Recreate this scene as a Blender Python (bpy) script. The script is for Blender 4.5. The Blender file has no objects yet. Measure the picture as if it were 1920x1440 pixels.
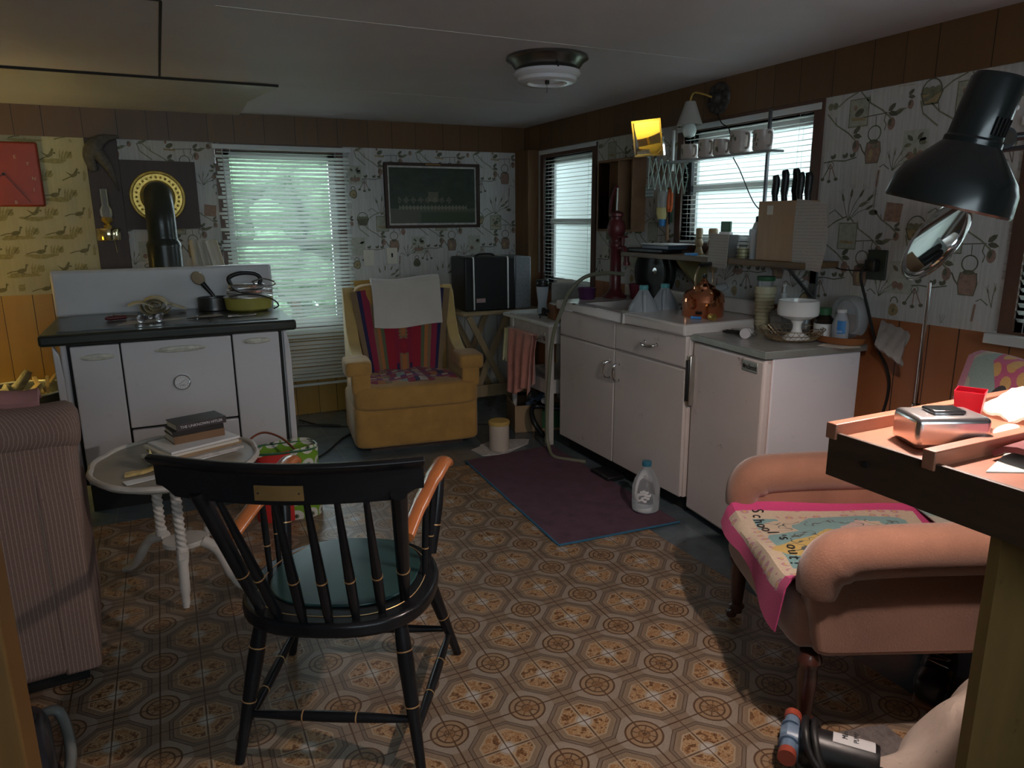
import bpy, bmesh, math, random
from mathutils import Matrix, Vector, Euler
R = math.radians
C = bpy.context.scene.collection
sc = bpy.context.scene
rnd = random.Random(7)

# ---------------- camera ----------------
def cam_axes(yaw, pitch, roll):
    f = Vector((math.sin(yaw)*math.cos(pitch), math.cos(yaw)*math.cos(pitch), -math.sin(pitch)))
    r = Vector((math.cos(yaw), -math.sin(yaw), 0)); d = f.cross(r)
    return (r*math.cos(roll)+d*math.sin(roll)), (-r*math.sin(roll)+d*math.cos(roll)), f
cr_, cd_, cf_ = cam_axes(R(25.771), R(13.058), R(0.437))
cd = bpy.data.cameras.new('camera'); cam = bpy.data.objects.new('camera', cd); C.objects.link(cam)
m = Matrix.Identity(4)
for i in range(3):
    m[i][0] = cr_[i]; m[i][1] = -cd_[i]; m[i][2] = -cf_[i]
m[2][3] = 1.43
cam.matrix_world = m
cd.sensor_fit = 'HORIZONTAL'; cd.sensor_width = 36.0; cd.lens = 36.0*1337.13/1920.0
cd.clip_start = 0.02; cd.clip_end = 200
sc.camera = cam
# ---------------- exposure ----------------
sc.view_settings.view_transform = 'Standard'; sc.view_settings.look = 'None'
sc.view_settings.exposure = 0.15; sc.view_settings.gamma = 1.0
sc.view_settings.use_curve_mapping = False
# ---------------- world: pale overcast daylight ----------------
w = bpy.data.worlds.new('World'); sc.world = w; w.use_nodes = True
bg = w.node_tree.nodes['Background']
bg.inputs[0].default_value = (0.76, 0.90, 1.0, 1); bg.inputs[1].default_value = 9.0
# daylight portals in the window openings (guide the sky light only)
def portal(loc, rot, sx, sy):
    l = bpy.data.lights.new('window_daylight', 'AREA'); l.shape = 'RECTANGLE'; l.size = sx; l.size_y = sy
    l.cycles.is_portal = True
    o = bpy.data.objects.new('window_daylight', l); o.location = loc; o.rotation_euler = rot; C.objects.link(o)
portal((.83, 5.56, 1.28), (R(-90), 0, 0), .8, 1.3)
portal((2.92, 4.68, 1.42), (0, R(90), 0), 1.0, .75)
portal((2.92, 2.93, 1.58), (0, R(90), 0), .7, .95)
portal((2.92, 1.15, 1.4), (0, R(90), 0), .8, .8)
portal((0, -1.80, 1.6), (R(90), 0, 0), 2.6, .75)  # portal of the added, unseen window behind the camera
LAMP_W = 42.0; LAMP_COL = (1.0, .82, .74)
TLAMP_W = 13.0; TLAMP_COL = (1.0, .84, .40)

# ---------------- helpers ----------------
def tag(o, label=None, cat=None, group=None, kind=None):
    if label: o['label'] = label
    if cat: o['category'] = cat
    if group: o['group'] = group
    if kind: o['kind'] = kind
    return o
def thing(name, label, cat, loc=(0, 0, 0), rz=0, group=None, rot=None):
    o = bpy.data.objects.new(name, None); C.objects.link(o); o.empty_display_size = .05
    o.location = loc; o.rotation_euler = rot if rot else (0, 0, rz)
    return tag(o, label, cat, group)

def T(x=0, y=0, z=0): return Matrix.Translation((x, y, z))
def RX(a): return Matrix.Rotation(R(a), 4, 'X')
def RY(a): return Matrix.Rotation(R(a), 4, 'Y')
def RZ(a): return Matrix.Rotation(R(a), 4, 'Z')

class MB:
    def __init__(s):
        s.v = []; s.f = []; s.fm = []; s.uv = {}; s.M = Matrix.Identity(4)
    def add(s, vs, fs, m=0, M=None, uvs=None):
        k = len(s.v); X = s.M @ M if M is not None else s.M
        s.v += [X @ Vector(v) for v in vs]
        for i, f in enumerate(fs):
            s.f.append([k+j for j in f]); s.fm.append(m)
            if uvs: s.uv[len(s.f)-1] = [uvs[j] for j in f]
        return s
    def box(s, c, d, m=0, M=None):
        x, y, z = c; a, b, e = d[0]/2, d[1]/2, d[2]/2
        vs = [(x+i*a, y+j*b, z+k*e) for k in (-1, 1) for j in (-1, 1) for i in (-1, 1)]
        return s.add(vs, [(0, 2, 3, 1), (4, 5, 7, 6), (0, 1, 5, 4), (2, 6, 7, 3), (0, 4, 6, 2), (1, 3, 7, 5)], m, M)
    def bx(s, x0, x1, y0, y1, z0, z1, m=0, M=None):
        return s.box(((x0+x1)/2, (y0+y1)/2, (z0+z1)/2), (x1-x0, y1-y0, z1-z0), m, M)
    def bar(s, p, q, w, h, m=0, up=(0, 0, 1)):
        p = Vector(p); q = Vector(q); d = q-p; L = d.length; d.normalize()
        u = Vector(up); x = d.cross(u)
        if x.length < 1e-4: x = d.cross(Vector((1, 0, 0)))
        x.normalize(); u = x.cross(d)
        X = Matrix((( x[0], d[0], u[0], (p[0]+q[0])/2), (x[1], d[1], u[1], (p[1]+q[1])/2), (x[2], d[2], u[2], (p[2]+q[2])/2), (0, 0, 0, 1)))
        return s.box((0, 0, 0), (w, L, h), m, X)
    def lathe(s, prof, n=32, m=0, M=None, sx=1, sy=1, closed=False, cap=True):
        vs = []; fs = []
        k = len(prof)
        for i in range(n):
            a = 2*math.pi*i/n
            for r, z in prof: vs.append((r*math.cos(a)*sx, r*math.sin(a)*sy, z))
        for i in range(n):
            j = (i+1) % n
            for t in range(k-1 if not closed else k):
                t2 = (t+1) % k
                fs.append((i*k+t, j*k+t, j*k+t2, i*k+t2))
        if k == 2 and abs(prof[0][1]-prof[1][1]) < 1e-6: cap = False
        if not closed and cap:
            if prof[0][0] > 1e-5: fs.append([i*k for i in range(n)][::-1])
            if prof[-1][0] > 1e-5: fs.append([i*k+k-1 for i in range(n)])
        return s.add(vs, fs, m, M)
    def cyl(s, p, q, r0, r1=None, n=20, m=0):
        r1 = r0 if r1 is None else r1
        return s.tube([p, q], [r0, r1], n, m)
    def tube(s, pts, r, n=12, m=0, cap=True, flat=1.0):
        pts = [Vector(p) for p in pts]; K = len(pts)
        rr = r if isinstance(r, (list, tuple)) else [r]*K
        tan = [(pts[min(i+1, K-1)]-pts[max(i-1, 0)]).normalized() for i in range(K)]
        t = tan[0]; nrm = t.cross(Vector((0, 0, 1)))
        if nrm.length < 1e-3: nrm = t.cross(Vector((1, 0, 0)))
        nrm.normalize(); vs = []
        for i in range(K):
            t = tan[i]; nrm = (nrm - t*nrm.dot(t)).normalized(); b = t.cross(nrm)
            for j in range(n):
                a = 2*math.pi*j/n
                vs.append(pts[i]+nrm*math.cos(a)*rr[i]+b*math.sin(a)*rr[i]*flat)
        fs = [(i*n+j, i*n+(j+1) % n, (i+1)*n+(j+1) % n, (i+1)*n+j) for i in range(K-1) for j in range(n)]
        if cap: fs += [list(range(n))[::-1], [(K-1)*n+j for j in range(n)]]
        return s.add([tuple(v) for v in vs], fs, m)
    def grid(s, nu, nv, fn, m=0, M=None, th=0):
        vs = []; uv = []
        for j in range(nv+1):
            for i in range(nu+1):
                u, v = i/nu, j/nv; vs.append(Vector(fn(u, v))); uv.append((u, v))
        fs = [(j*(nu+1)+i, j*(nu+1)+i+1, (j+1)*(nu+1)+i+1, (j+1)*(nu+1)+i) for j in range(nv) for i in range(nu)]
        if th:
            W = nu+1; N = len(vs); nr = []
            for j in range(nv+1):
                for i in range(nu+1):
                    a = vs[j*W+min(i+1, nu)]-vs[j*W+max(i-1, 0)]; b = vs[min(j+1, nv)*W+i]-vs[max(j-1, 0)*W+i]
                    c = a.cross(b); nr.append(c.normalized() if c.length > 1e-9 else Vector((0, 0, 1)))
            vs = vs+[v-q*th for v, q in zip(vs, nr)]; uv = uv+uv
            fs2 = [tuple(N+k for k in f[::-1]) for f in fs]
            ed = []
            for i in range(nu): ed += [(i+1, i, N+i, N+i+1)]; b = nv*W; ed += [(b+i, b+i+1, N+b+i+1, N+b+i)]
            for j in range(nv): ed += [(j*W, (j+1)*W, N+(j+1)*W, N+j*W)]; ed += [((j+1)*W+nu, j*W+nu, N+j*W+nu, N+(j+1)*W+nu)]
            fs = fs+fs2+ed
        return s.add([tuple(v) for v in vs], fs, m, M, uv)
    def prism(s, poly, lo, hi, ax='z', m=0, M=None):
        n = len(poly)
        def P(a, b, c): return {'z': (a, b, c), 'y': (a, c, b), 'x': (c, a, b)}[ax]
        vs = [P(a, b, lo) for a, b in poly]+[P(a, b, hi) for a, b in poly]
        fs = [tuple(range(n))[::-1], tuple(range(n, 2*n))]+[(i, (i+1) % n, n+(i+1) % n, n+i) for i in range(n)]
        return s.add(vs, fs, m, M)
    def cush(s, c, d, e=.35, n=20, m=0, M=None):
        """rounded cushion: superellipsoid with half sizes d/2, exponent e (smaller = boxier)"""
        def p(x, k): return math.copysign(abs(x)**k, x)
        vs = []; fs = []; nv = n; nu = n*2
        for j in range(nv+1):
            ph = -math.pi/2+math.pi*j/nv
            for i in range(nu):
                th = 2*math.pi*i/nu
                vs.append((c[0]+d[0]/2*p(math.cos(ph), e)*p(math.cos(th), e), c[1]+d[1]/2*p(math.cos(ph), e)*p(math.sin(th), e), c[2]+d[2]/2*p(math.sin(ph), e)))
        for j in range(nv):
            for i in range(nu): fs.append((j*nu+i, j*nu+(i+1) % nu, (j+1)*nu+(i+1) % nu, (j+1)*nu+i))
        return s.add(vs, fs, m, M)
    def text(s, txt, size, M, m=0, ext=.0004, align='CENTER'):
        cu = bpy.data.curves.new('lettering', 'FONT'); cu.body = txt; cu.size = size; cu.extrude = ext
        cu.align_x = align; cu.align_y = 'CENTER'; cu.resolution_u = 3
        o = bpy.data.objects.new('lettering', cu)
        me = o.to_mesh()
        s.add([tuple(v.co) for v in me.vertices], [tuple(p.vertices) for p in me.polygons], m, M)
        o.to_mesh_clear(); bpy.data.objects.remove(o); bpy.data.curves.remove(cu)
        return s
    def build(s, name, mats, parent=None, bev=0, seg=2, smooth=True, ang=38, sub=0, world=False, merge=True):
        me = bpy.data.meshes.new(name)
        vs = s.v
        if world and parent is not None:
            Mi = (Matrix.Translation(parent.location) @ parent.rotation_euler.to_matrix().to_4x4()).inverted(); vs = [Mi @ v for v in vs]
        me.from_pydata([tuple(v) for v in vs], [], s.f)
        if s.uv:
            ul = me.uv_layers.new(name='UVMap')
            for p in me.polygons:
                if p.index in s.uv:
                    for k, li in enumerate(p.loop_indices): ul.data[li].uv = s.uv[p.index][k]
        for mt in (mats if isinstance(mats, (list, tuple)) else [mats]): me.materials.append(mt)
        for p, k in zip(me.polygons, s.fm): p.material_index = k; p.use_smooth = smooth
        b = bmesh.new(); b.from_mesh(me)
        if merge: bmesh.ops.remove_doubles(b, verts=b.verts, dist=1e-5)
        bmesh.ops.recalc_face_normals(b, faces=b.faces)
        for e in b.edges:
            if len(e.link_faces) == 2 and e.calc_face_angle(0) > R(ang): e.smooth = False
        b.to_mesh(me); b.free()
        o = bpy.data.objects.new(name, me); C.objects.link(o)
        if parent is not None: o.parent = parent
        if bev:
            q = o.modifiers.new('bevel', 'BEVEL'); q.width = bev; q.segments = seg; q.limit_method = 'ANGLE'; q.angle_limit = R(35)
            q.harden_normals = False
        if sub:
            q = o.modifiers.new('sub', 'SUBSURF'); q.levels = sub; q.render_levels = sub
        return o

def rebase(o):
    """move a parentless mesh's origin to the bottom centre of its shape"""
    me = o.data; n = len(me.vertices)
    x0 = min(v.co.x for v in me.vertices); x1 = max(v.co.x for v in me.vertices)
    y0 = min(v.co.y for v in me.vertices); y1 = max(v.co.y for v in me.vertices); z0 = min(v.co.z for v in me.vertices)
    c = Vector(((x0+x1)/2, (y0+y1)/2, z0)); me.transform(Matrix.Translation(-c)); o.location = c
    return o

def copy_tree(o, parent=None):
    c = o.copy(); C.objects.link(c)
    if parent is not None: c.parent = parent
    for ch in [x for x in bpy.data.objects if x.parent == o]: copy_tree(ch, c)
    return c

def crv(pts, k=6, closed=False):
    """Catmull-Rom through pts"""
    P = [Vector(p) for p in pts]; n = len(P); out = []
    rng = range(n) if closed else range(n-1)
    for i in rng:
        if closed: a, b, c, d = P[i-1], P[i], P[(i+1) % n], P[(i+2) % n]
        else: a, b, c, d = P[max(i-1, 0)], P[i], P[i+1], P[min(i+2, n-1)]
        for j in range(k):
            t = j/k
            out.append(.5*((2*b)+(c-a)*t+(2*a-5*b+4*c-d)*t*t+(3*b-a-3*c+d)*t**3))
    if not closed: out.append(P[-1])
    return out

# ---------------- node maths ----------------
class N:
    def __init__(s, nt, sk): s.nt = nt; s.k = sk
    def op(s, o, *a, clamp=False):
        n = s.nt.nodes.new('ShaderNodeMath'); n.operation = o; n.use_clamp = clamp
        for i, x in enumerate((s,)+a):
            if isinstance(x, N): s.nt.links.new(x.k, n.inputs[i])
            else: n.inputs[i].default_value = x
        return N(s.nt, n.outputs[0])
    def __add__(s, o): return s.op('ADD', o)
    __radd__ = __add__
    def __sub__(s, o): return s.op('SUBTRACT', o)
    def __rsub__(s, o): return (s*-1)+o
    def __mul__(s, o): return s.op('MULTIPLY', o)
    __rmul__ = __mul__
    def __truediv__(s, o): return s.op('DIVIDE', o)
    def abs(s): return s.op('ABSOLUTE')
    def fr(s): return s.op('FRACT')
    def flo(s): return s.op('FLOOR')
    def sin(s): return s.op('SINE')
    def sqrt(s): return s.op('SQRT')
    def max(s, o): return s.op('MAXIMUM', o)
    def min(s, o): return s.op('MINIMUM', o)
    def gt(s, o): return s.op('GREATER_THAN', o)
    def lt(s, o): return s.op('LESS_THAN', o)
    def cl(s): return s.op('ADD', 0.0, clamp=True)
    def band(s, c, w): return (1.0-((s-c).abs()/w)).op('MULTIPLY', 3.0, clamp=True)
    def inside(s, c, soft=.01): return ((c-s)/soft).op('ADD', .5, clamp=True)

def newmat(name):
    m = bpy.data.materials.new(name); m.use_nodes = True; nt = m.node_tree
    return m, nt, nt.nodes['Principled BSDF']
def coords(nt, kind='Object'):
    tc = nt.nodes.new('ShaderNodeTexCoord'); sp = nt.nodes.new('ShaderNodeSeparateXYZ')
    nt.links.new(tc.outputs[kind], sp.inputs[0])
    return tc.outputs[kind], N(nt, sp.outputs[0]), N(nt, sp.outputs[1]), N(nt, sp.outputs[2])
def noise(nt, vec, scale, detail=3, rough=.55, stretch=None):
    if stretch:
        mp = nt.nodes.new('ShaderNodeMapping'); nt.links.new(vec, mp.inputs[0]); mp.inputs['Scale'].default_value = stretch; vec = mp.outputs[0]
    n = nt.nodes.new('ShaderNodeTexNoise'); n.inputs['Scale'].default_value = scale
    n.inputs['Detail'].default_value = detail; n.inputs['Roughness'].default_value = rough
    nt.links.new(vec, n.inputs['Vector']); return N(nt, n.outputs[0])
def mix(nt, fac, a, b):
    n = nt.nodes.new('ShaderNodeMix'); n.data_type = 'RGBA'
    if isinstance(fac, N): nt.links.new(fac.k, n.inputs[0])
    else: n.inputs[0].default_value = fac
    for i, x in ((6, a), (7, b)):
        if isinstance(x, tuple): n.inputs[i].default_value = (*x[:3], 1)
        else: nt.links.new(x, n.inputs[i])
    return n.outputs[2]
def bump(nt, b, h, strength=.3, dist=.002):
    n = nt.nodes.new('ShaderNodeBump'); n.inputs['Strength'].default_value = strength; n.inputs['Distance'].default_value = dist
    nt.links.new(h.k, n.inputs['Height']); nt.links.new(n.outputs[0], b.inputs['Normal'])
def hexc(h):
    h = h.lstrip('#'); v = [int(h[i:i+2], 16)/255 for i in (0, 2, 4)]
    return tuple(x/12.92 if x <= .04045 else ((x+.055)/1.055)**2.4 for x in v)

def pbr(name, col, rough=.5, metal=0, var=.12, vs=6, bmp=0, bs=60, bd=.002, spec=.5, stretch=None, dirt=0, dirtcol=(.05, .04, .03), sheen=0, coat=0, trans=0, ior=1.45, transl=0, emit=0):
    if isinstance(col, str): col = hexc(col)
    m, nt, b = newmat(name)
    v, x, y, z = coords(nt)
    n1 = noise(nt, v, vs, 4, .6, stretch)
    c2 = tuple(max(0, c*(1-var*1.6)) for c in col); c3 = tuple(min(1, c*(1+var*1.6)) for c in col)
    out = mix(nt, n1.op('MULTIPLY', 1.6, clamp=True), c2, c3) if var else None
    if dirt:
        d = (noise(nt, v, vs*5, 6, .7)-.62).op('MULTIPLY', 9, clamp=True)*dirt
        out = mix(nt, d, out if out is not None else col, dirtcol)
    if out is not None: nt.links.new(out, b.inputs['Base Color'])
    else: b.inputs['Base Color'].default_value = (*col, 1)
    b.inputs['Roughness'].default_value = rough; b.inputs['Metallic'].default_value = metal
    b.inputs['Specular IOR Level'].default_value = spec; b.inputs['IOR'].default_value = ior
    b.inputs['Coat Weight'].default_value = coat; b.inputs['Sheen Weight'].default_value = sheen
    b.inputs['Transmission Weight'].default_value = trans
    if bmp: bump(nt, b, noise(nt, v, bs, 4, .6, stretch), bmp, bd)
    if transl:
        o = nt.nodes['Material Output']; tr = nt.nodes.new('ShaderNodeBsdfTranslucent'); tr.inputs[0].default_value = (*col, 1)
        mx = nt.nodes.new('ShaderNodeMixShader'); mx.inputs[0].default_value = transl
        nt.links.new(b.outputs[0], mx.inputs[1]); nt.links.new(tr.outputs[0], mx.inputs[2]); nt.links.new(mx.outputs[0], o.inputs[0])
    if emit:
        b.inputs['Emission Color'].default_value = (*col, 1); b.inputs['Emission Strength'].default_value = emit
    return m
def clear(name, col=(1, 1, 1), alpha=.25, rough=.05, milky=0.0):
    """thin clear plastic or pane glass: see-through with a fresnel sheen and a little body colour"""
    m, nt, b = newmat(name); o = nt.nodes['Material Output']
    tr = nt.nodes.new('ShaderNodeBsdfTransparent'); tr.inputs[0].default_value = (*[1-(1-c)*.5 for c in col], 1)
    b.inputs['Base Color'].default_value = (*col, 1); b.inputs['Roughness'].default_value = rough
    lw = nt.nodes.new('ShaderNodeLayerWeight'); lw.inputs[0].default_value = .35
    f = (N(nt, lw.outputs['Fresnel'])*(1-alpha)+alpha).op('ADD', milky, clamp=True)
    mx = nt.nodes.new('ShaderNodeMixShader'); nt.links.new(f.k, mx.inputs[0])
    nt.links.new(tr.outputs[0], mx.inputs[1]); nt.links.new(b.outputs[0], mx.inputs[2]); nt.links.new(mx.outputs[0], o.inputs[0])
    return m
# ================= materials =================
def lino_mat():
    m, nt, b = newmat('patterned_vinyl'); v, x, y, z = coords(nt)
    P = .247
    u = ((x-1.336)/P+.5).fr()-.5; w_ = ((y-3.387)/P+.5).fr()-.5
    a = u.abs(); c = w_.abs(); r = (a*a+c*c).sqrt()
    s = .5-a; t = .5-c; o = s.max(t).max((s+t)*.7071)
    rm = (s*s+t*t).sqrt()
    ns = noise(nt, v, 220, 2, .7); n2 = noise(nt, v, 45, 4, .7); n3 = noise(nt, v, 1.3, 3, .6)
    base = mix(nt, ns.op('MULTIPLY', 1.0, clamp=True), (.10, .065, .04), (.28, .205, .14))
    pale = mix(nt, ns.op('MULTIPLY', 1.0, clamp=True), (.17, .13, .095), (.38, .315, .25)); brn = (.062, .022, .007); tan = (.24, .12, .045)
    col = mix(nt, r.band(.275, .07)*.8, base, pale)
    col = mix(nt, r.inside(.225, .02)*.55, col, (.30, .19, .10))
    col = mix(nt, o.inside(.36, .01)*.75, col, (.22, .145, .085))
    col = mix(nt, o.band(.35, .02)*.6, col, pale)
    med = o.inside(.355, .01); col = mix(nt, med*.75, col, mix(nt, ns, (.13, .08, .045), (.28, .20, .13)))
    col = mix(nt, o.band(.385, .022)*.7, col, (.13, .095, .07))
    mn = s.min(t); pet = o.inside(.285, .008)*mn.gt(.022)*rm.gt(.10)
    col = mix(nt, pet*.9, col, mix(nt, n2.op('MULTIPLY', 1.5, clamp=True), (.12, .045, .012), (.29, .14, .05)))
    col = mix(nt, pet*n2.band(.52, .035)*.8, col, (.42, .29, .16)); col = mix(nt, pet*n2.band(.40, .04)*.8, col, brn)
    col = mix(nt, (o.band(.285, .012).max(mn.band(.022, .010)*o.lt(.29)).max(rm.band(.10, .012)))*.8, col, (.36, .28, .19))
    col = mix(nt, rm.inside(.085, .02)*.8, col, (.42, .39, .35))
    ln = r.band(.215, .014).max(r.band(.145, .013)).max(o.band(.405, .006)).max(o.band(.362, .006))
    ln = ln.max((a.band(0, .012)).max(c.band(0, .012)))
    ln = ln.max((s.band(0, .008)).max(t.band(0, .008)))
    cr = (r.lt(.15))*((a-c).abs().band(0, .012).max(r.band(.06, .012)))
    ln = ln.max(cr)
    col = mix(nt, ln*.86, col, brn)
    g = (r.inside(.12, .02))*(n2.gt(.5))
    col = mix(nt, g*.5, col, tan)
    col = mix(nt, (n3-.45).op('MULTIPLY', 1.6, clamp=True)*.45, col, (.10, .075, .05))
    nt.links.new(col, b.inputs['Base Color'])
    rg = (n3*.25+.30); nt.links.new(rg.k, b.inputs['Roughness'])
    bump(nt, b, ln*-1+ns*.3, .25, .001)
    return m
def slate_mat():
    m, nt, b = newmat('grey_floor_tile'); v, x, y, z = coords(nt)
    P = .305
    u = (x/P+.1).fr(); w_ = (y/P+.35).fr()
    gr = (u-.5).abs().gt(.492).max((w_-.5).abs().gt(.492))
    n1 = noise(nt, v, 7, 5, .65)
    col = mix(nt, n1, (.04, .055, .062), (.15, .19, .215)); col = mix(nt, gr*.7, col, (.16, .16, .15))
    nt.links.new(col, b.inputs['Base Color']); b.inputs['Roughness'].default_value = .17
    bump(nt, b, n1, .15, .002); return m
def boards_mat(name, c1, c2, ax, pitch, groove=(.02, .012, .006), rough=.5, gw=.03, off=0, grain=True):
    """sheet panelling with irregular vertical grooves along world axis ax (x or y)"""
    m, nt, b = newmat(name); v, x, y, z = coords(nt)
    q = (x if ax == 'x' else y)/pitch+off
    cell = q.flo(); f = q.fr()
    g = (f-.0).abs().lt(gw).max((f-((cell*.377).fr()*.3+.35)).abs().lt(gw*.6))
    n1 = noise(nt, v, 3.0, 5, .65, (6, 6, .6)) if grain else noise(nt, v, 3, 3)
    tone = ((cell*.731).fr()*.5+n1*.7).cl()
    col = mix(nt, tone, c1, c2); col = mix(nt, g, col, groove)
    nt.links.new(col, b.inputs['Base Color']); b.inputs['Roughness'].default_value = rough
    bump(nt, b, g*-1, .6, .004); return m
def paper_mat(name, c1, c2):
    m, nt, b = newmat(name); v, x, y, z = coords(nt)
    n1 = noise(nt, v, 9, 5, .7, (9, 9, .5)); n2 = noise(nt, v, 2.2, 3)
    col = mix(nt, (n1-.2)*1.3, c1, c2); col = mix(nt, (n2-.5).op('MULTIPLY', 1.2, clamp=True)*.5, col, tuple(c*.6 for c in c1))
    nt.links.new(col, b.inputs['Base Color']); b.inputs['Roughness'].default_value = .55
    bump(nt, b, n1, .12, .001); return m
def wood(name, c1, c2, rough=.45, scale=4, stretch=(1, 12, 12), coat=0, spec=.5):
    m, nt, b = newmat(name); v, x, y, z = coords(nt)
    n1 = noise(nt, v, scale, 6, .65, stretch); n2 = noise(nt, v, 3, 3)
    col = mix(nt, (n1*1.5-.25).cl(), c1, c2); col = mix(nt, n2*.4, col, tuple(c*.6 for c in c1))
    nt.links.new(col, b.inputs['Base Color']); b.inputs['Roughness'].default_value = rough
    b.inputs['Coat Weight'].default_value = coat; b.inputs['Specular IOR Level'].default_value = spec
    bump(nt, b, n1, .15, .001); return m

M = {}
M['lino'] = lino_mat(); M['slate'] = slate_mat()
M['ceil'] = pbr('ceiling_board', (.56, .52, .55), .6, var=.06, vs=1.5, bmp=.1, bs=30)
M['ceil_gloss'] = pbr('glossy_ceiling_panel', (.52, .50, .44), .2, var=.05, vs=2)
M['seam'] = pbr('seam_white', (.55, .54, .52), .5, var=.1)
M['crack'] = pbr('seam_dark', (.03, .025, .02), .8, var=.1)
M['paperR'] = paper_mat('country_wallpaper', (.38, .37, .355), (.70, .69, .68))
M['paperL'] = paper_mat('game_bird_wallpaper', (.42, .38, .22), (.56, .52, .32))
M['wainX'] = boards_mat('lamplit_panelling_back', (.38, .20, .04), (.50, .29, .07), 'x', .27, off=.42, gw=.012, rough=.4)  # yellow lamplight on the back wainscot is put into its colour
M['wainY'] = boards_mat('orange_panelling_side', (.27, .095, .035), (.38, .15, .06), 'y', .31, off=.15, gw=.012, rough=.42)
M['bandX'] = boards_mat('dark_panelling_back', (.10, .048, .018), (.165, .085, .032), 'x', .36, gw=.01, rough=.45)
M['bandY'] = boards_mat('dark_panelling_side', (.095, .045, .018), (.15, .078, .03), 'y', .34, gw=.01, rough=.45)
M['whiteboards'] = boards_mat('white_boards', (.42, .41, .38), (.62, .61, .57), 'x', .26, groove=(.05, .05, .045), gw=.012)
M['plainwall'] = pbr('painted_wall', (.24, .20, .15), .7, var=.06)
M['motif1'] = pbr('print_olive', (.095, .092, .06), .6, var=.3, vs=60)
M['motif2'] = pbr('print_rust', (.21, .13, .10), .6, var=.35, vs=60)
M['motif3'] = pbr('print_tan', (.25, .19, .10), .6, var=.35, vs=60)
M['motif4'] = pbr('print_moss', (.14, .14, .09), .6, var=.4, vs=50)
M['motif5'] = pbr('print_bird_olive', (.24, .21, .09), .6, var=.35, vs=70)
M['motif6'] = pbr('print_bird_dark', (.13, .115, .05), .6, var=.35, vs=70)
M['postwood'] = wood('rough_post_wood', (.13, .06, .02), (.24, .125, .045), .6, 3, (10, 10, 1))
M['orangewood'] = wood('varnished_post_wood', (.115, .055, .012), (.19, .095, .028), .45, 3, (10, 10, 1))
M['darkwood'] = wood('dark_brown_wood', (.035, .016, .010), (.075, .035, .02), .5, 4, (10, 10, 1))
M['winframe'] = wood('brown_window_wood', (.08, .035, .022), (.14, .065, .04), .45, 4, (8, 8, 1))
M['whitepaint'] = pbr('white_gloss_paint', (.62, .62, .60), .35, var=.06, dirt=.3)
M['blind'] = pbr('blind_slat_cream', (.66, .68, .64), .4, var=.04, transl=.25)
M['blindrail'] = pbr('blind_rail_white', (.60, .62, .62), .35, var=.05)
M['cord'] = pbr('blind_cord', (.6, .6, .58), .7, var=0)
M['glass'] = clear('window_glass', (.97, 1, .99), .04, .02)
M['grass'] = pbr('garden_grass', (.05, .09, .03), .9, var=.3, vs=3)
M['leaf'] = pbr('garden_leaves', (.055, .105, .05), .8, var=.5, vs=9, bmp=.8, bs=14, bd=.08)
M['leafy'] = pbr('pale_garden_leaves', (.10, .15, .075), .8, var=.5, vs=12, bmp=.8, bs=14, bd=.08)
M['siding'] = boards_mat('grey_siding', (.075, .068, .08), (.11, .10, .12), 'y', .12, groove=(.1, .09, .1), gw=.05)

# ================= room shell =================
XR, YB, ZC, ZB, ZW = 2.728, 5.375, 2.132, 1.947, .985
XL, YF = -2.3, -1.6
def struct(name, mb, mats, parent=None, **k):
    o = mb.build(name, mats, parent, smooth=False, **k)
    if parent is None: o['kind'] = 'structure'
    return o
struct('floor', MB().bx(XL-.1, XR+.1, YF-.1, YB+.1, -.06, 0), M['slate'])
fl = MB(); fl.bx(XL, 1.925, YF, 3.74, 0.0, .004); struct('floor_vinyl', fl, M['lino'])
ce = MB(); ce.bx(XL-.1, XR+.1, YF-.1, YB+.1, ZC, ZC+.06)
ce.bx(.25, 2.55, 2.777, 2.783, ZC-.0012, ZC, 1); ce.bx(.65, 2.6, 4.197, 4.201, ZC-.0008, ZC, 3)
ce.bx(.080, .090, 2.8, 4.18, ZC-.002, ZC, 2); ce.bx(.0, .088, 2.79, 2.8, ZC-.002, ZC, 2)
struct('ceiling', ce, [M['ceil'], M['seam'], M['crack'], M['ceil']])
pn = MB(); pn.prism([(XL, 4.19), (.655, 4.19), (.56, 4.75), (.57, YB), (XL, YB)], ZC-.012, ZC, 'z', 0)
pn.bx(XL, .655, 4.183, 4.19, ZC-.012, ZC, 1)
struct('trim_6', pn, [M['ceil_gloss'], M['crack']])

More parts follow.
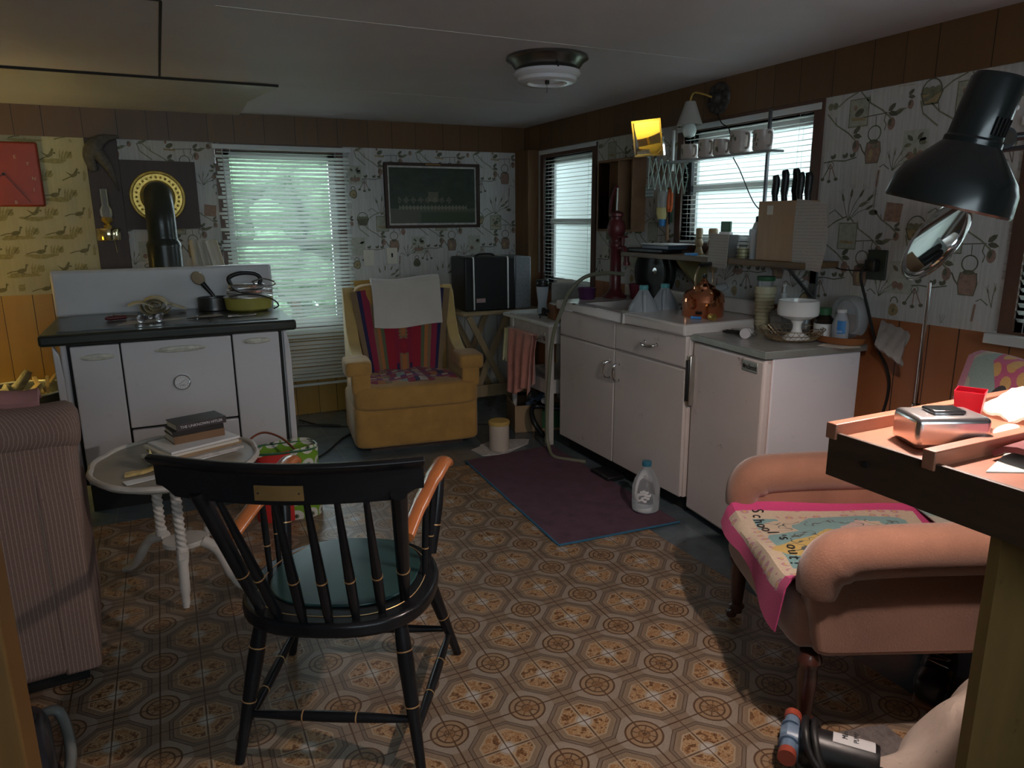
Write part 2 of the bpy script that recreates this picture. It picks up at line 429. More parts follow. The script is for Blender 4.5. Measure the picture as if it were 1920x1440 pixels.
class Art:
    """flat printed motifs on a wall; f(u, v, off) -> world point"""
    def __init__(s, mb, f, clipv=(0, 9), clipu=(-99, 99), holes=()):
        s.mb = mb; s.f = f; s.n = 0; s.cv = clipv; s.cu = clipu; s.h = holes
    def ok(s, pts):
        for u, v in pts:
            if not (s.cv[0] < v < s.cv[1] and s.cu[0] < u < s.cu[1]): return False
            for a, b, c, d in s.h:
                if a < u < b and c < v < d: return False
        return True
    def off(s): s.n += 1; return .0006+.00012*(s.n % 9)
    k = 1.0; org = (0, 0)
    def sc(s, pts):
        a, b = s.org; return [(a+(u-a)*s.k, b+(v-b)*s.k) for u, v in pts]
    def poly(s, pts, m):
        pts = s.sc(pts)
        if not s.ok(pts): return
        o = s.off(); n = len(pts); cu = sum(p[0] for p in pts)/n; cv = sum(p[1] for p in pts)/n
        s.mb.add([tuple(s.f(cu, cv, o))]+[tuple(s.f(u, v, o)) for u, v in pts], [(0, i+1, (i+1) % n+1) for i in range(n)], m)
    def line(s, pts, w, m):
        pts = s.sc(pts)
        if not s.ok(pts): return
        o = s.off(); L = []; n = len(pts)
        for i in range(n):
            a = pts[max(i-1, 0)]; b = pts[min(i+1, n-1)]; du, dv = b[0]-a[0], b[1]-a[1]; l = math.hypot(du, dv) or 1
            L.append((-dv/l*w/2, du/l*w/2))
        vs = [tuple(s.f(p[0]+q[0], p[1]+q[1], o)) for p, q in zip(pts, L)]+[tuple(s.f(p[0]-q[0], p[1]-q[1], o)) for p, q in zip(pts, L)]
        s.mb.add(vs, [(i, i+1, n+i+1, n+i) for i in range(n-1)], m)
    def disc(s, u, v, a, b, m, rot=0, n=14, wob=0):
        pts = []
        for i in range(n):
            t = 2*math.pi*i/n; k = 1+wob*math.sin(t*3+u*37)
            x, y = a*k*math.cos(t), b*k*math.sin(t); pts.append((u+x*math.cos(rot)-y*math.sin(rot), v+x*math.sin(rot)+y*math.cos(rot)))
        s.poly(pts, m)
    def ring(s, u, v, a, b, w, m, t0=0, t1=6.2832, n=18):
        s.line([(u+a*math.cos(t0+(t1-t0)*i/n), v+b*math.sin(t0+(t1-t0)*i/n)) for i in range(n+1)], w, m)
    def leaf(s, u, v, L, ang, m, wd=.3):
        c, d = math.cos(ang), math.sin(ang)
        s.poly([(u+c*a*L-d*b*L*wd, v+d*a*L+c*b*L*wd) for a, b in ((0, 0), (.3, .45), (.7, .4), (1, 0), (.7, -.4), (.3, -.45))], m)
# slots: 0 paper 1 wainscot 2 band 3 olive 4 rust 5 tan 6 moss
OL, RU, TN, MO = 3, 4, 5, 6
def m_kettle(A, u, v):
    A.line([(u-.055, v+.135), (u+.045, v+.14)], .004, OL); A.line([(u+.04, v+.14), (u+.035, v+.115), (u+.045, v+.10), (u+.04, v+.08)], .004, OL)
    A.line([(u, v+.135), (u+.002, v+.10)], .003, OL); A.ring(u, v+.075, .026, .026, .005, OL)
    A.poly([(u-.028, v+.045), (u+.028, v+.045), (u+.034, v+.01), (u+.026, v-.03), (u-.026, v-.03), (u-.034, v+.01)], OL)
    A.poly([(u-.025, v+.042), (u+.025, v+.042), (u+.030, v+.01), (u+.023, v-.027), (u-.023, v-.027), (u-.030, v+.01)], RU if int(abs(u)*9+v*7) % 2 else TN)
    A.disc(u, v+.046, .02, .008, OL); A.line([(u-.028, v), (u-.045, v+.02), (u-.055, v+.04), (u-.062, v+.042)], .006, OL)
    A.disc(u-.008, v+.0, .009, .022, TN); A.disc(u+.01, v+.03, .014, .006, MO)
def m_keys(A, u, v):
    A.line([(u-.06, v+.035), (u-.02, v+.04), (u+.03, v+.036), (u+.075, v+.045)], .005, OL)
    for dx in (-.02, .03, .06): A.leaf(u+dx, v+.045, .02, 1.2, OL, .7); A.leaf(u+dx, v+.045, .018, 2.3, OL, .7)
    for k, a in enumerate((-2.1, -1.6, -1.1)):
        x, y = u-.03, v+.03; e = (x+.06*math.cos(a), y+.06*math.sin(a)); A.line([(x, y), e], .005, RU if k else OL); A.disc(e[0], e[1], .008, .006, OL)
    A.ring(u-.03, v+.025, .012, .012, .003, OL)
def m_ladle(A, u, v):
    A.line([(u+.004, v+.085), (u, v+.03)], .009, RU); A.line([(u, v+.03), (u-.002, v-.045)], .003, OL); A.disc(u-.002, v-.058, .018, .010, OL)
def m_wheat(A, u, v):
    for a, L in ((1.9, .09), (1.5, .10), (1.1, .11), (.75, .12), (.5, .10)):
        e = (u+L*math.cos(a), v+L*math.sin(a)); A.line([(u, v), ((u+e[0])/2-.004, (v+e[1])/2+.006), e], .0028, OL)
        A.leaf(e[0]-.02*math.cos(a), e[1]-.02*math.sin(a), .034, a, MO if a > 1 else OL, .35)
        for d in (-.35, 0, .35): A.line([e, (e[0]+.03*math.cos(a+d), e[1]+.03*math.sin(a+d))], .0012, OL)
    A.line([(u-.02, v+.01), (u-.06, v+.04), (u-.085, v+.025)], .004, OL)
def m_rooster(A, u, v):
    A.poly([(u-.042, v-.05), (u+.042, v-.05), (u+.042, v+.05), (u-.042, v+.05)], MO)
    A.poly([(u-.038, v-.046), (u+.038, v-.046), (u+.038, v+.046), (u-.038, v+.046)], 7)
    A.poly([(u-.03, v-.025), (u+.03, v-.03), (u+.03, v-.02), (u-.03, v-.015)], TN)
    A.disc(u+.002, v+.0, .02, .012, OL, .5); A.disc(u-.016, v+.018, .007, .009, RU); A.ring(u+.018, v+.008, .014, .022, .008, OL, 0, 2.6, 8)
    A.line([(u, v-.012), (u, v-.028)], .003, OL)
def m_pot(A, u, v):
    A.poly([(u-.035, v-.03), (u+.03, v-.036), (u+.038, v+.028), (u-.028, v+.036)], RU)
    for i in range(4): A.line([(u-.031+i*.018, v-.028), (u-.026+i*.018, v+.03)], .002, TN)
    for i in range(3): A.line([(u-.03, v-.018+i*.02), (u+.032, v-.022+i*.02)], .002, TN)
def m_plant(A, u, v):
    A.poly([(u-.045, v-.06), (u+.045, v-.06), (u+.045, v+.05), (u-.045, v+.05)], 8)
    for k in range(9):
        t = k*2.4; A.leaf(u+.012*math.cos(t), v+.008+.012*math.sin(t), .030, t, OL if k % 2 else MO, .5)
    for dx in (-.016, .004, .022): A.disc(u+dx, v-.035+abs(dx)*.3, .012, .013, RU)
def m_lock(A, u, v):
    A.ring(u, v+.025, .013, .018, .005, OL, 0, 3.1416, 10); A.disc(u, v, .023, .026, OL, wob=.08); A.disc(u, v, .018, .021, TN, wob=.08); A.poly([(u-.003, v-.008), (u+.003, v-.008), (u+.002, v+.006), (u-.002, v+.006)], OL)
def m_twig(A, u, v):
    A.line([(u-.09, v+.07), (u-.05, v+.03), (u, v+.0), (u+.035, v-.03)], .006, MO); A.line([(u-.05, v+.03), (u-.055, v+.055)], .003, OL)
    A.leaf(u+.02, v-.005, .035, .7, OL, .5); A.leaf(u+.02, v-.01, .035, -.2, OL, .5); A.disc(u+.035, v-.045, .014, .02, RU); A.disc(u+.03, v-.04, .006, .012, OL)
def m_basket(A, u, v):
    A.ring(u, v+.01, .03, .035, .005, OL, 0, 3.1416, 10); A.poly([(u-.035, v+.01), (u+.035, v+.01), (u+.022, v-.025), (u-.022, v-.025)], OL)
    A.poly([(u-.03, v+.006), (u+.03, v+.006), (u+.018, v-.02), (u-.018, v-.02)], TN)
    for dx in (-.018, 0, .018): A.disc(u+dx, v+.014, .011, .011, MO)
    A.line([(u+.03, v+.01), (u+.06, v+.03), (u+.10, v+.045)], .006, MO); A.line([(u-.03, v-.01), (u-.02, v-.045), (u+.03, v-.085)], .006, MO)
def m_seed(A, u, v): A.leaf(u-.02, v, .045, .4, MO, .35); A.line([(u-.02, v), (u+.03, v+.018)], .002, OL)
def country(A, u0, u1, v0, v1, ku, kv):
    """prints repeat every 0.465 x 0.51 m; (ku, kv) = a kettle's place"""
    P, Q = .468, .512
    i0 = int((u0-ku)/P)-2; i1 = int((u1-ku)/P)+2; j0 = int((v0-kv)/Q)-2; j1 = int((v1-kv)/Q)+2
    for i in range(i0, i1+1):
        for j in range(j0, j1+1):
            u = ku+i*P; v = kv+j*Q
            for fn, du, dv, k in ((m_kettle, 0, 0, 1.15), (m_ladle, .035, -.165, 1.2), (m_keys, -.17, -.06, 1.25), (m_wheat, -.09, -.27, 1.2), (m_rooster, -.085, -.335, 1.15), (m_pot, .125, -.235, 1.15), (m_plant, .19, .02, 1.2), (m_lock, .175, -.12, 1.25), (m_twig, -.13, .10, 1.3), (m_basket, .235, .2, 1.35), (m_seed, .10, .145, 1.4), (m_seed, .225, -.33, 1.4), (m_twig, .03, -.34, 1.25), (m_seed, -.02, -.21, 1.1), (m_wheat, .10, -.07, .7), (m_twig, .12, .22, .9)):
                A.org = (u+du, v+dv); A.k = k; fn(A, u+du, v+dv)
    A.k = 1.0

def wall_cells(mb, f, u0, u1, zs, holes, slotf, th=.14, cuts=()):
    us = sorted({u0, u1, *cuts, *[h[0] for h in holes], *[h[1] for h in holes]}); us = [q for q in us if u0 <= q <= u1]
    vs = sorted({*zs, *[h[2] for h in holes], *[h[3] for h in holes]})
    for a, b in zip(us, us[1:]):
        for c, d in zip(vs, vs[1:]):
            mu, mv = (a+b)/2, (c+d)/2
            if any(h[0] < mu < h[1] and h[2] < mv < h[3] for h in holes): continue
            P = [f(q, r, o) for o in (0, -th) for q, r in ((a, c), (b, c), (b, d), (a, d))]
            mb.add([tuple(p) for p in P], [(0, 1, 2, 3), (4, 7, 6, 5), (0, 4, 5, 1), (1, 5, 6, 2), (2, 6, 7, 3), (3, 7, 4, 0)], slotf(mu, mv))
fB = lambda u, v, o: Vector((u, YB-o, v))
fR = lambda u, v, o: Vector((XR-o, -u, v))
W1 = (.44, 1.20, .66, 1.89); W2 = (-5.04, -4.34, .93, 1.88); W3 = (-3.38, -2.47, 1.29, 1.89); W4 = (-1.50, -.75, 1.02, 1.75)
pals = [M['motif1'], M['motif2'], M['motif3'], M['motif4'], M['paperL'], M['motif3']]
M['framegrey'] = pbr('print_frame_ground', (.30, .30, .24), .6, var=.2, vs=40); M['plantgrd'] = pbr('print_pale_ground', (.36, .36, .31), .6, var=.15, vs=40)
mats = [M['paperR'], M['wainX'], M['bandX'], M['motif1'], M['motif2'], M['motif3'], M['motif4'], M['framegrey'], M['plantgrd'], M['paperL'], M['whiteboards'], M['motif5'], M['motif6']]
wb = MB()
def sB(u, v):
    if v > ZB: return 2
    if v > ZW: return 9 if u < -.36 else 0
    return 10 if u > 1.95 else 1
wall_cells(wb, fB, XL-.1, XR+.14, [0, ZW, ZB, ZC], [W1], sB, cuts=(-.36, 1.95))
A = Art(wb, fB, (ZW+.005, ZB-.005), (-.33, 2.66), [(.40, 1.24, .64, 1.93)])
country(A, -.2, 2.66, ZW, ZB, 2.544, 1.222)
A2 = Art(wb, fB, (ZW+.005, ZB-.005), (XL, -.37))
def pheasant(A, u, v, fly):
    A.disc(u, v-.028, .085, .014, 11, wob=.25)
    for k in range(9): A.line([(u+.05+k*.004, v-.03), (u+.055+k*.006, v+.03+.012*math.sin(k*2.1))], .004, 11)
    if fly:
        A.disc(u, v+.005, .022, .010, 12, .5); A.line([(u-.02, v-.005), (u-.065, v-.028)], .007, 12); A.poly([(u-.005, v+.01), (u+.02, v+.05), (u+.028, v+.04), (u+.015, v+.01)], 12)
        A.poly([(u-.01, v+.008), (u-.045, v+.028), (u-.02, v-.0)], 12); A.disc(u+.028, v+.02, .008, .006, 12)
    else:
        A.disc(u, v, .026, .013, 12, .2); A.line([(u+.02, v+.005), (u+.028, v+.03)], .008, 12); A.disc(u+.03, v+.034, .008, .006, 12)
        A.line([(u-.02, v), (u-.05, v-.004), (u-.08, v-.015)], .006, 12); A.line([(u, v-.01), (u+.002, v-.03)], .003, 12); A.line([(u+.008, v-.01), (u+.012, v-.03)], .003, 12)
for i in range(-8, 3):
    for j in range(0, 9):
        v = 1.02+j*.115; u = -.44+i*.235+(j % 2)*.118
        pheasant(A2, u, v, (i+j) % 3 == 0)
        A2.disc(u+.105, v+.01, .018, .022, 11, .4); A2.line([(u+.09, v-.01), (u+.12, v+.03)], .006, 12)
struct('wall_back', wb, mats, merge=False)
wr = MB()
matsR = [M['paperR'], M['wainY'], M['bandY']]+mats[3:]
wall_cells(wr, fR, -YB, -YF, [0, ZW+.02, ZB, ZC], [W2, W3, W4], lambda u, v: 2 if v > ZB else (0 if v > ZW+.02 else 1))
A = Art(wr, fR, (ZW+.03, ZB-.005), (-5.1, 1.5), [(-5.09, -4.29, .8, 2), (-3.43, -2.42, 1.24, 2), (-1.58, -.68, 1.0, 1.8)])
country(A, -5.1, .2, ZW, ZB, -2.157, 1.679)
struct('wall_right', wr, matsR, merge=False)
struct('wall_left', MB().bx(XL-.14, XL, YF, YB, 0, ZC), M['plainwall'])
fF = lambda u, v, o: Vector((-u, YF+o, v))
W_ADDED = (-1.3, 1.3, 1.25, 1.95)  # invented opening behind the camera, added so daylight reaches the ceiling
wf = MB(); wall_cells(wf, fF, -XR, -XL, [0, ZC], [W_ADDED], lambda u, v: 0); struct('wall_front', wf, M['plainwall'])
struct('trim_1', MB().bx(2.635, XR, 5.14, YB, ZW-.98, ZB), M['postwood'], bev=.004)
struct('trim_2', MB().bx(XL, XR, YB-.012, YB, ZB-.006, ZC), M['bandX'])
struct('trim_3', MB().bx(XR-.012, XR, YF, YB-.012, ZB-.006, ZC), M['bandY'])
struct('trim_4', MB().bx(-.36, -.18, YB-.022, YB, .0, ZB-.008), M['darkwood'], bev=.003)
tb = MB(); tb.prism([(-.18, 1.815), (.262, 1.81), (.262, 1.385), (.03, 1.375), (-.18, 1.38)], YB-.02, YB, 'y'); struct('trim_5', tb, M['darkwood'])

# ================= windows =================
def window(n, f, W, dep=.14, sash=.045, mat='winframe', sill=True):
    u0, u1, v0, v1 = W
    def rect(mb, a, b, c, d, o0, o1, m=0):
        P = [f(q, r, o) for o in (o0, o1) for q, r in ((a, c), (b, c), (b, d), (a, d))]
        mb.add([tuple(p) for p in P], [(0, 1, 2, 3), (4, 7, 6, 5), (0, 4, 5, 1), (1, 5, 6, 2), (2, 6, 7, 3), (3, 7, 4, 0)], m)
    fr = MB(); c = .05
    rect(fr, u0-c, u0, v0-c, v1+c, .012, -dep); rect(fr, u1, u1+c, v0-c, v1+c, .012, -dep); rect(fr, u0, u1, v1, v1+c, .012, -dep); rect(fr, u0, u1, v0-c, v0, .012, -dep)
    o = struct('window_%d' % n, fr, M[mat]);
    s2 = MB(); vm = (v0+v1)/2
    rect(s2, u0, u0+sash, v0, v1, -.06, -.09); rect(s2, u1-sash, u1, v0, v1, -.06, -.09); rect(s2, u0, u1, v0, v0+sash, -.06, -.09); rect(s2, u0, u1, v1-sash, v1, -.06, -.09); rect(s2, u0, u1, vm-.02, vm+.02, -.05, -.09)
    s2.build('sash', M['whitepaint'], o, smooth=False)
    g = MB(); rect(g, u0+.01, u1-.01, v0+.01, v1-.01, -.073, -.077); g.build('window_pane', M['glass'], o, smooth=False)
    if sill:
        s3 = MB(); rect(s3, u0-.07, u1+.07, v0-.045, v0-.01, .055, -.05); s3.build('window_sill', M['whitepaint'], o, smooth=False)
window(1, fB, W1); window(2, fR, W2, sill=False); window(3, fR, W3, sill=False); window(4, fR, W4); window(5, fF, W_ADDED)  # the last one is the added rear window, unseen

def blind(label, w_, top, bot, loc, rz, pitch=.0265, tilt=20, sw=.027, seed=1, cords=(.12, .88), stack=0, jag=.0):
    rr = random.Random(seed)
    t = thing('window_blind', label, 'blind', loc, rz)
    MB().bx(-w_/2, w_/2, -.036, 0, top-.03, top).build('headrail', M['blindrail'], t, bev=.003)
    s = MB(); n = int((top-.04-bot-.02)/pitch)
    zs = [top-.05-i*pitch for i in range(n)]
    for i, z in enumerate(zs):
        a = R(tilt+rr.uniform(-5, 5)); x0 = -w_/2+.004+rr.uniform(0, jag); x1 = w_/2-.004-rr.uniform(0, jag)
        sag = rr.uniform(-.002, .003); tw = rr.uniform(-.05, .05)
        if jag and rr.random() < .2: a = R(tilt+rr.uniform(-30, 25))
        def f(u, v, a=a, x0=x0, x1=x1, z=z, sag=sag, tw=tw):
            x = x0+(x1-x0)*u; q = (v-.5)*sw; aa = a+tw*(u-.5)*2
            return (x, -.018-q*math.cos(aa), z+q*math.sin(aa)*-1+(.25-(v-.5)**2)*.008-sag*math.sin(u*math.pi))
        s.grid(8, 3, f)
    s.build('slats', M['blind'], t, merge=False)
    MB().bx(-w_/2+.003, w_/2-.003, -.030, -.006, bot-.002, bot+.016).build('bottom_rail', M['blindrail'], t, bev=.003)
    for k in cords:
        x = -w_/2+w_*k; c = MB()
        c.tube([(x, -.032, top-.02), (x, -.032, bot+.008), (x, -.004, bot+.008), (x, -.004, top-.02)], .0009, 5)
        c.build('ladder_cord', M['cord'], t)
    MB().tube([(-w_/2+.06, -.040, top-.03), (-w_/2+.062, -.042, top-.3), (-w_/2+.06, -.041, max(bot+.2, top-.55))], .003, 6).build('tilt_wand', M['cord'], t)
    return t
blind('wide cream slatted blind on the back wall behind the stove, hanging nearly to the floor', .915, 1.925, .235, (.83, YB-.062, 0), 0, tilt=46, jag=.04, seed=3, sw=.026)
blind('narrow white slatted blind on the corner window beside the wooden corner post', .82, 1.935, .89, (XR-.014, 4.70, 0), R(90), tilt=8, seed=5, pitch=.027, sw=.017)
blind('white slatted blind behind the hanging mugs and knife block', 1.01, 1.925, 1.285, (XR-.014, 2.935, 0), R(90), tilt=8, seed=8, pitch=.025, sw=.017)
blind('cream slatted blind at the far right edge, behind the black lamp', .86, 1.76, 1.0, (XR-.014, 1.14, 0), R(90), tilt=42, seed=9, pitch=.027)

# ================= outside =================
struct('floor_outside', MB().bx(-8, 14, YB+.2, 16, -.45, -.4), M['grass'])
struct('floor_yard', MB().bx(XR+.2, 14, -6, YB+.2, -.45, -.4), M['grass'])
def shrub(name, label, loc, r, h, mat, seed):
    rr = random.Random(seed); b = MB()
    for k in range(110):
        a = rr.uniform(0, 6.28); z = rr.uniform(.12, .97)*h; q = r*.85*math.sqrt(rr.random())*(1-.5*(z/h)**3); s = rr.uniform(.14, .24)*r
        b.lathe([(s*math.sin(math.pi*i/6)*(1+rr.uniform(-.3, .3)), -s*math.cos(math.pi*i/6)) for i in range(7)], 8, 0, T(q*math.cos(a), q*math.sin(a), z) @ RX(rr.uniform(0, 60)))
    t = thing(name, label, 'shrub', loc); b.build('foliage', mat, t, merge=False)
    MB().cyl((0, 0, 0), (0, 0, h*.6), .08, .04).build('trunk', M['postwood'], t)
shrub('garden_shrub', 'tall green shrub outside the wide back window', (1.55, 9.8, -.4), 1.45, 3.1, M['leaf'], 1)
shrub('garden_shrub', 'green shrub outside the narrow corner window', (4.95, 8.6, -.4), 1.0, 3.0, M['leafy'], 3)
shrub('garden_shrub', 'pale green shrub outside the window with the mugs', (6.2, 5.9, -.4), 1.35, 3.0, M['leafy'], 4)
shrub('garden_shrub', 'low green shrub outside the window at the far right', (6.6, 2.2, -.4), 1.3, 2.4, M['leaf'], 5)
t = MB().bx(3.9, 4.1, 6.85, 7.6, -.4, 2.6); tag(rebase(t.build('porch_wall', M['siding'], None, smooth=False)), 'grey siding seen outside through the left half of the corner window', 'siding')
t = MB().bx(3.7, 3.85, 4.18, 4.62, -.4, 2.6); tag(rebase(t.build('porch_post', M['siding'], None, smooth=False)), 'grey boarded post outside, left side of the window with the mugs', 'post')
# ================= materials for objects =================
M['enamel'] = pbr('white_enamel', (.55, .54, .53), .28, var=.04, vs=3, dirt=.25)
M['enamel_w'] = pbr('stove_white_enamel', (.60, .59, .60), .22, var=.03, vs=3, dirt=.12)
M['blackenamel'] = pbr('black_enamel', (.022, .025, .02), .28, var=.3, vs=8, dirt=.2, dirtcol=(.09, .09, .07))
M['blackgap'] = pbr('black_gap', (.006, .006, .006), .7, var=0)
M['chrome'] = pbr('chrome', (.75, .75, .76), .12, 1, var=0)
M['dullchrome'] = pbr('worn_chrome', (.55, .54, .50), .3, 1, var=.15, vs=20)
M['creampaint'] = pbr('cabinet_cream_paint', (.56, .50, .47), .35, var=.06, vs=2, dirt=.5, dirtcol=(.22, .16, .12))
M['fridgepaint'] = pbr('fridge_white_paint', (.60, .54, .52), .3, var=.05, vs=2, dirt=.9, dirtcol=(.16, .09, .06))
M['fridgeside'] = pbr('fridge_side_lit', (.66, .66, .70), .35, var=.03, vs=2, dirt=.15)  # the side's stronger light painted in: brighter and bluer than the front
M['counter'] = pbr('grey_laminate', (.30, .30, .29), .25, var=.12, vs=20)
M['alu'] = pbr('metal_edging', (.42, .47, .44), .35, .7, var=.1, vs=8)
M['porcelain'] = pbr('sink_porcelain', (.62, .58, .55), .14, var=.06, vs=3, dirt=.4, dirtcol=(.3, .24, .18))
M['black'] = pbr('black_plastic', (.012, .012, .013), .4, var=0)
M['blackpaint'] = pbr('black_chair_paint', (.007, .007, .008), .27, var=.3, vs=6, spec=.3)
M['gold'] = pbr('gold_line', (.62, .36, .16), .35, .7, var=.1)
M['brassplate'] = pbr('dull_brass_plate', (.26, .15, .055), .45, .6, var=.15, vs=20)
M['greenseat'] = pbr('dark_green_seat', (.012, .038, .036), .28, var=.25, vs=5)
M['armwood'] = wood('cherry_arm_wood', (.40, .11, .028), (.55, .19, .06), .25, 4, (8, 2, 8), coat=.5)
M['mustard'] = pbr('mustard_upholstery', (.36, .195, .05), .85, var=.18, vs=9, bmp=.7, bs=160, bd=.003, sheen=.2)
M['mustardpale'] = pbr('pale_mustard_upholstery', (.48, .34, .13), .85, var=.12, vs=9, bmp=.7, bs=160, bd=.003, sheen=.2)
M['towelwhite'] = pbr('white_terry', (.58, .54, .49), .9, var=.05, vs=8, bmp=.6, bs=220, bd=.002, sheen=.3)
M['rosevelvet'] = pbr('rose_brown_velvet', (.235, .105, .062), .75, var=.16, vs=5, bmp=.6, bs=190, bd=.002, sheen=.5)
M['darkleg'] = wood('dark_mahogany', (.04, .014, .010), (.09, .03, .02), .3, 5, (8, 8, 1), coat=.3)
M['deskwood'] = wood('red_desk_wood', (.27, .10, .06), (.40, .17, .10), .4, 3, (3, 14, 14))
M['deskedge'] = wood('shaded_desk_edge', (.03, .016, .009), (.07, .035, .018), .5, 3, (14, 3, 14))  # shade of the face turned from the lamp is put into this wood
M['ply'] = pbr('old_plywood', (.13, .072, .02), .6, var=.25, vs=3, dirt=.8, dirtcol=(.02, .012, .006), stretch=(3, 3, 1))
M['purple'] = pbr('purple_rug', (.072, .035, .052), .95, var=.25, vs=12, bmp=.8, bs=140, bd=.003)
M['blueedge'] = pbr('blue_rug_binding', (.02, .10, .17), .8, var=.1)
M['greypaint'] = pbr('greyed_white_paint', (.46, .42, .38), .5, var=.15, vs=9, dirt=.7, dirtcol=(.12, .09, .07))
M['tabletop'] = pbr('worn_table_top', (.27, .24, .19), .3, var=.2, vs=5, dirt=.3)
M['paper'] = pbr('paper', (.62, .58, .50), .7, var=.06, vs=9)
M['paperwhite'] = pbr('white_paper', (.70, .70, .70), .65, var=.03)
M['newsprint'] = pbr('newsprint', (.38, .36, .34), .8, var=.3, vs=35)
M['ink'] = pbr('printed_ink', (.02, .02, .022), .6, var=0)
M['cardboard'] = pbr('cardboard', (.30, .20, .11), .8, var=.1)
M['palewood'] = wood('pale_wood', (.30, .21, .11), (.45, .33, .19), .5, 4, (10, 10, 1))
def lines_mat(name, c, c2, pitch, ax=2, w=.3, rough=.7):
    m, nt, b = newmat(name); v, x, y, z = coords(nt); q = ((x, y, z)[ax]/pitch).fr()
    n1 = noise(nt, v, 90, 2); g = q.lt(w)*(n1.gt(.42))
    nt.links.new(mix(nt, g, c, c2), b.inputs['Base Color']); b.inputs['Roughness'].default_value = rough; return m
def stripe_cloth():
    m, nt, b = newmat('striped_pink_upholstery'); v, x, y, z = coords(nt)
    q = (x/.011+y/.011).fr(); n1 = noise(nt, v, 160, 3, .7); n2 = noise(nt, v, 3, 3)
    base = mix(nt, n1, (.10, .056, .044), (.20, .125, .10)); st = q.lt(.2)*(n1.gt(.35))
    col = mix(nt, st*.6, base, (.34, .26, .21)); col = mix(nt, n2*.35, col, (.17, .10, .08))
    nt.links.new(col, b.inputs['Base Color']); b.inputs['Roughness'].default_value = .9; bump(nt, b, n1+q*.4, .5, .002); return m
M['stripes'] = stripe_cloth()
def ramp_u(name, stops, extra=None, rough=.9, bs=240):
    """cloth striped across UV u; stops = [(u, colour)...]"""
    m, nt, b = newmat(name); tc = nt.nodes.new('ShaderNodeTexCoord'); sp = nt.nodes.new('ShaderNodeSeparateXYZ'); nt.links.new(tc.outputs['UV'], sp.inputs[0])
    u, v = N(nt, sp.outputs[0]), N(nt, sp.outputs[1]); col = stops[0][1]
    for p, c in stops[1:]: col = mix(nt, u.gt(p), col, c)
    if extra: col = extra(nt, u, v, col)
    n1 = noise(nt, tc.outputs['Object'], bs, 2, .7)
    col = mix(nt, n1*.5, col, (.05, .03, .03)); nt.links.new(col, b.inputs['Base Color'])
    b.inputs['Roughness'].default_value = rough; b.inputs['Sheen Weight'].default_value = .1; bump(nt, b, n1, .5, .002); return m
red, org, grn, tn, nvy, mag = (.42, .012, .035), (.55, .20, .06), (.14, .18, .09), (.30, .20, .10), (.015, .02, .10), (.35, .02, .07)
def centre(nt, u, v, col):
    d = (u-.5).abs(); f = (v*22).fr().gt(.5)*.012
    col = mix(nt, ((d+f).lt(.055))*(v.gt(.42)), col, tn); col = mix(nt, ((d+f).lt(.032))*(v.gt(.46)), col, org)
    col = mix(nt, (d.lt(.055))*(v.lt(.24)), col, tn); col = mix(nt, (d.lt(.03))*(v.lt(.22)), col, org)
    col = mix(nt, (d+((v-.33).abs())*.55).lt(.062), col, (.36, .01, .03)); col = mix(nt, (d+((v-.33).abs())*.55).lt(.035), col, red)
    return mix(nt, (d-.082).abs().lt(.016)*((v-.06).abs().lt(.05).max((v-.60).abs().lt(.05))), col, nvy)
M['serape'] = ramp_u('striped_serape', [(0, tn), (.06, nvy), (.10, mag), (.17, tn), (.21, org), (.25, grn), (.29, red), (.40, (.36, .01, .05)), (.60, red), (.71, grn), (.75, org), (.79, tn), (.83, mag), (.90, nvy), (.94, tn)], centre)
def plaid(nt, u, v, col):
    c = mix(nt, (v*3).fr().gt(.5), col, (.60, .50, .42)); c = mix(nt, ((v*3).fr().gt(.5))*((u*7).fr().gt(.5)), c, (.14, .03, .20)); return mix(nt, (v*3+.25).fr().gt(.82), c, mag)
M['plaid'] = ramp_u('plaid_serape', [(0, mag), (.08, org), (.16, tn), (.24, mag), (.32, (.3, .42, .4)), (.42, mag), (.5, nvy), (.55, (.6, .5, .45)), (.64, mag), (.74, org), (.82, nvy), (.9, red)], plaid)

def knob_handle(mb, p, q, out, r=.006, h=.03, m=0, bow=.0):
    """bowed pull between two fixings p,q; out = outward normal"""
    p, q, out = Vector(p), Vector(q), Vector(out); c = (p+q)/2+out*h
    mb.tube(crv([p, p+out*h*.75+(q-p)*.08, c+out*bow, q+out*h*.75-(q-p)*.08, q], 6), [r*1.4]+[r]*23+[r*1.4], 10, m)

M['pull'] = pbr('cream_grimy_handle', (.40, .39, .33), .35, var=.35, vs=40, dirt=.6)
# ================= cook stove =================
t = thing('cook_stove', 'white enamel kitchen range with black top standing before the flue pipe', 'stove', (.02, 3.9, 0))
b = MB(); b.bx(-.50, .54, .02, .70, .15, .865); b.build('body', M['enamel_w'], t, bev=.012, seg=3)
b = MB(); b.bx(-.47, .51, .005, .03, .16, .86, 0); b.build('front_frame', M['blackgap'], t)
MB().bx(-.46, .50, .06, .66, 0.0, .16).build('base_block', M['blackgap'], t)  # black block: shade of the open gap under the stove put in colour
def door(name, x0, x1, z0, z1, hx0, hx1, hz, r=.008):
    o = MB().bx(x0, x1, -.018, .012, z0, z1).build(name, M['enamel_w'], t, bev=.006, seg=3)
    if hx0 is not None:
        h = MB(); h.lathe([(0, 0), (.018, .001), (.022, .006), (.018, .012), (0, .014)], 20, 0, T((hx0+hx1)/2, -.018, hz) @ RX(90), (hx1-hx0)/.044, .72)
        h.lathe([(.6, .0), (.6, .004)], 4)if 0 else None
        h.build('pull_handle', M['pull'], o)
    return o
door('firebox_door', -.455, -.250, .17, .855, -.42, -.27, .80)
d = door('oven_door', -.243, .256, .43, .858, -.10, .14, .81)
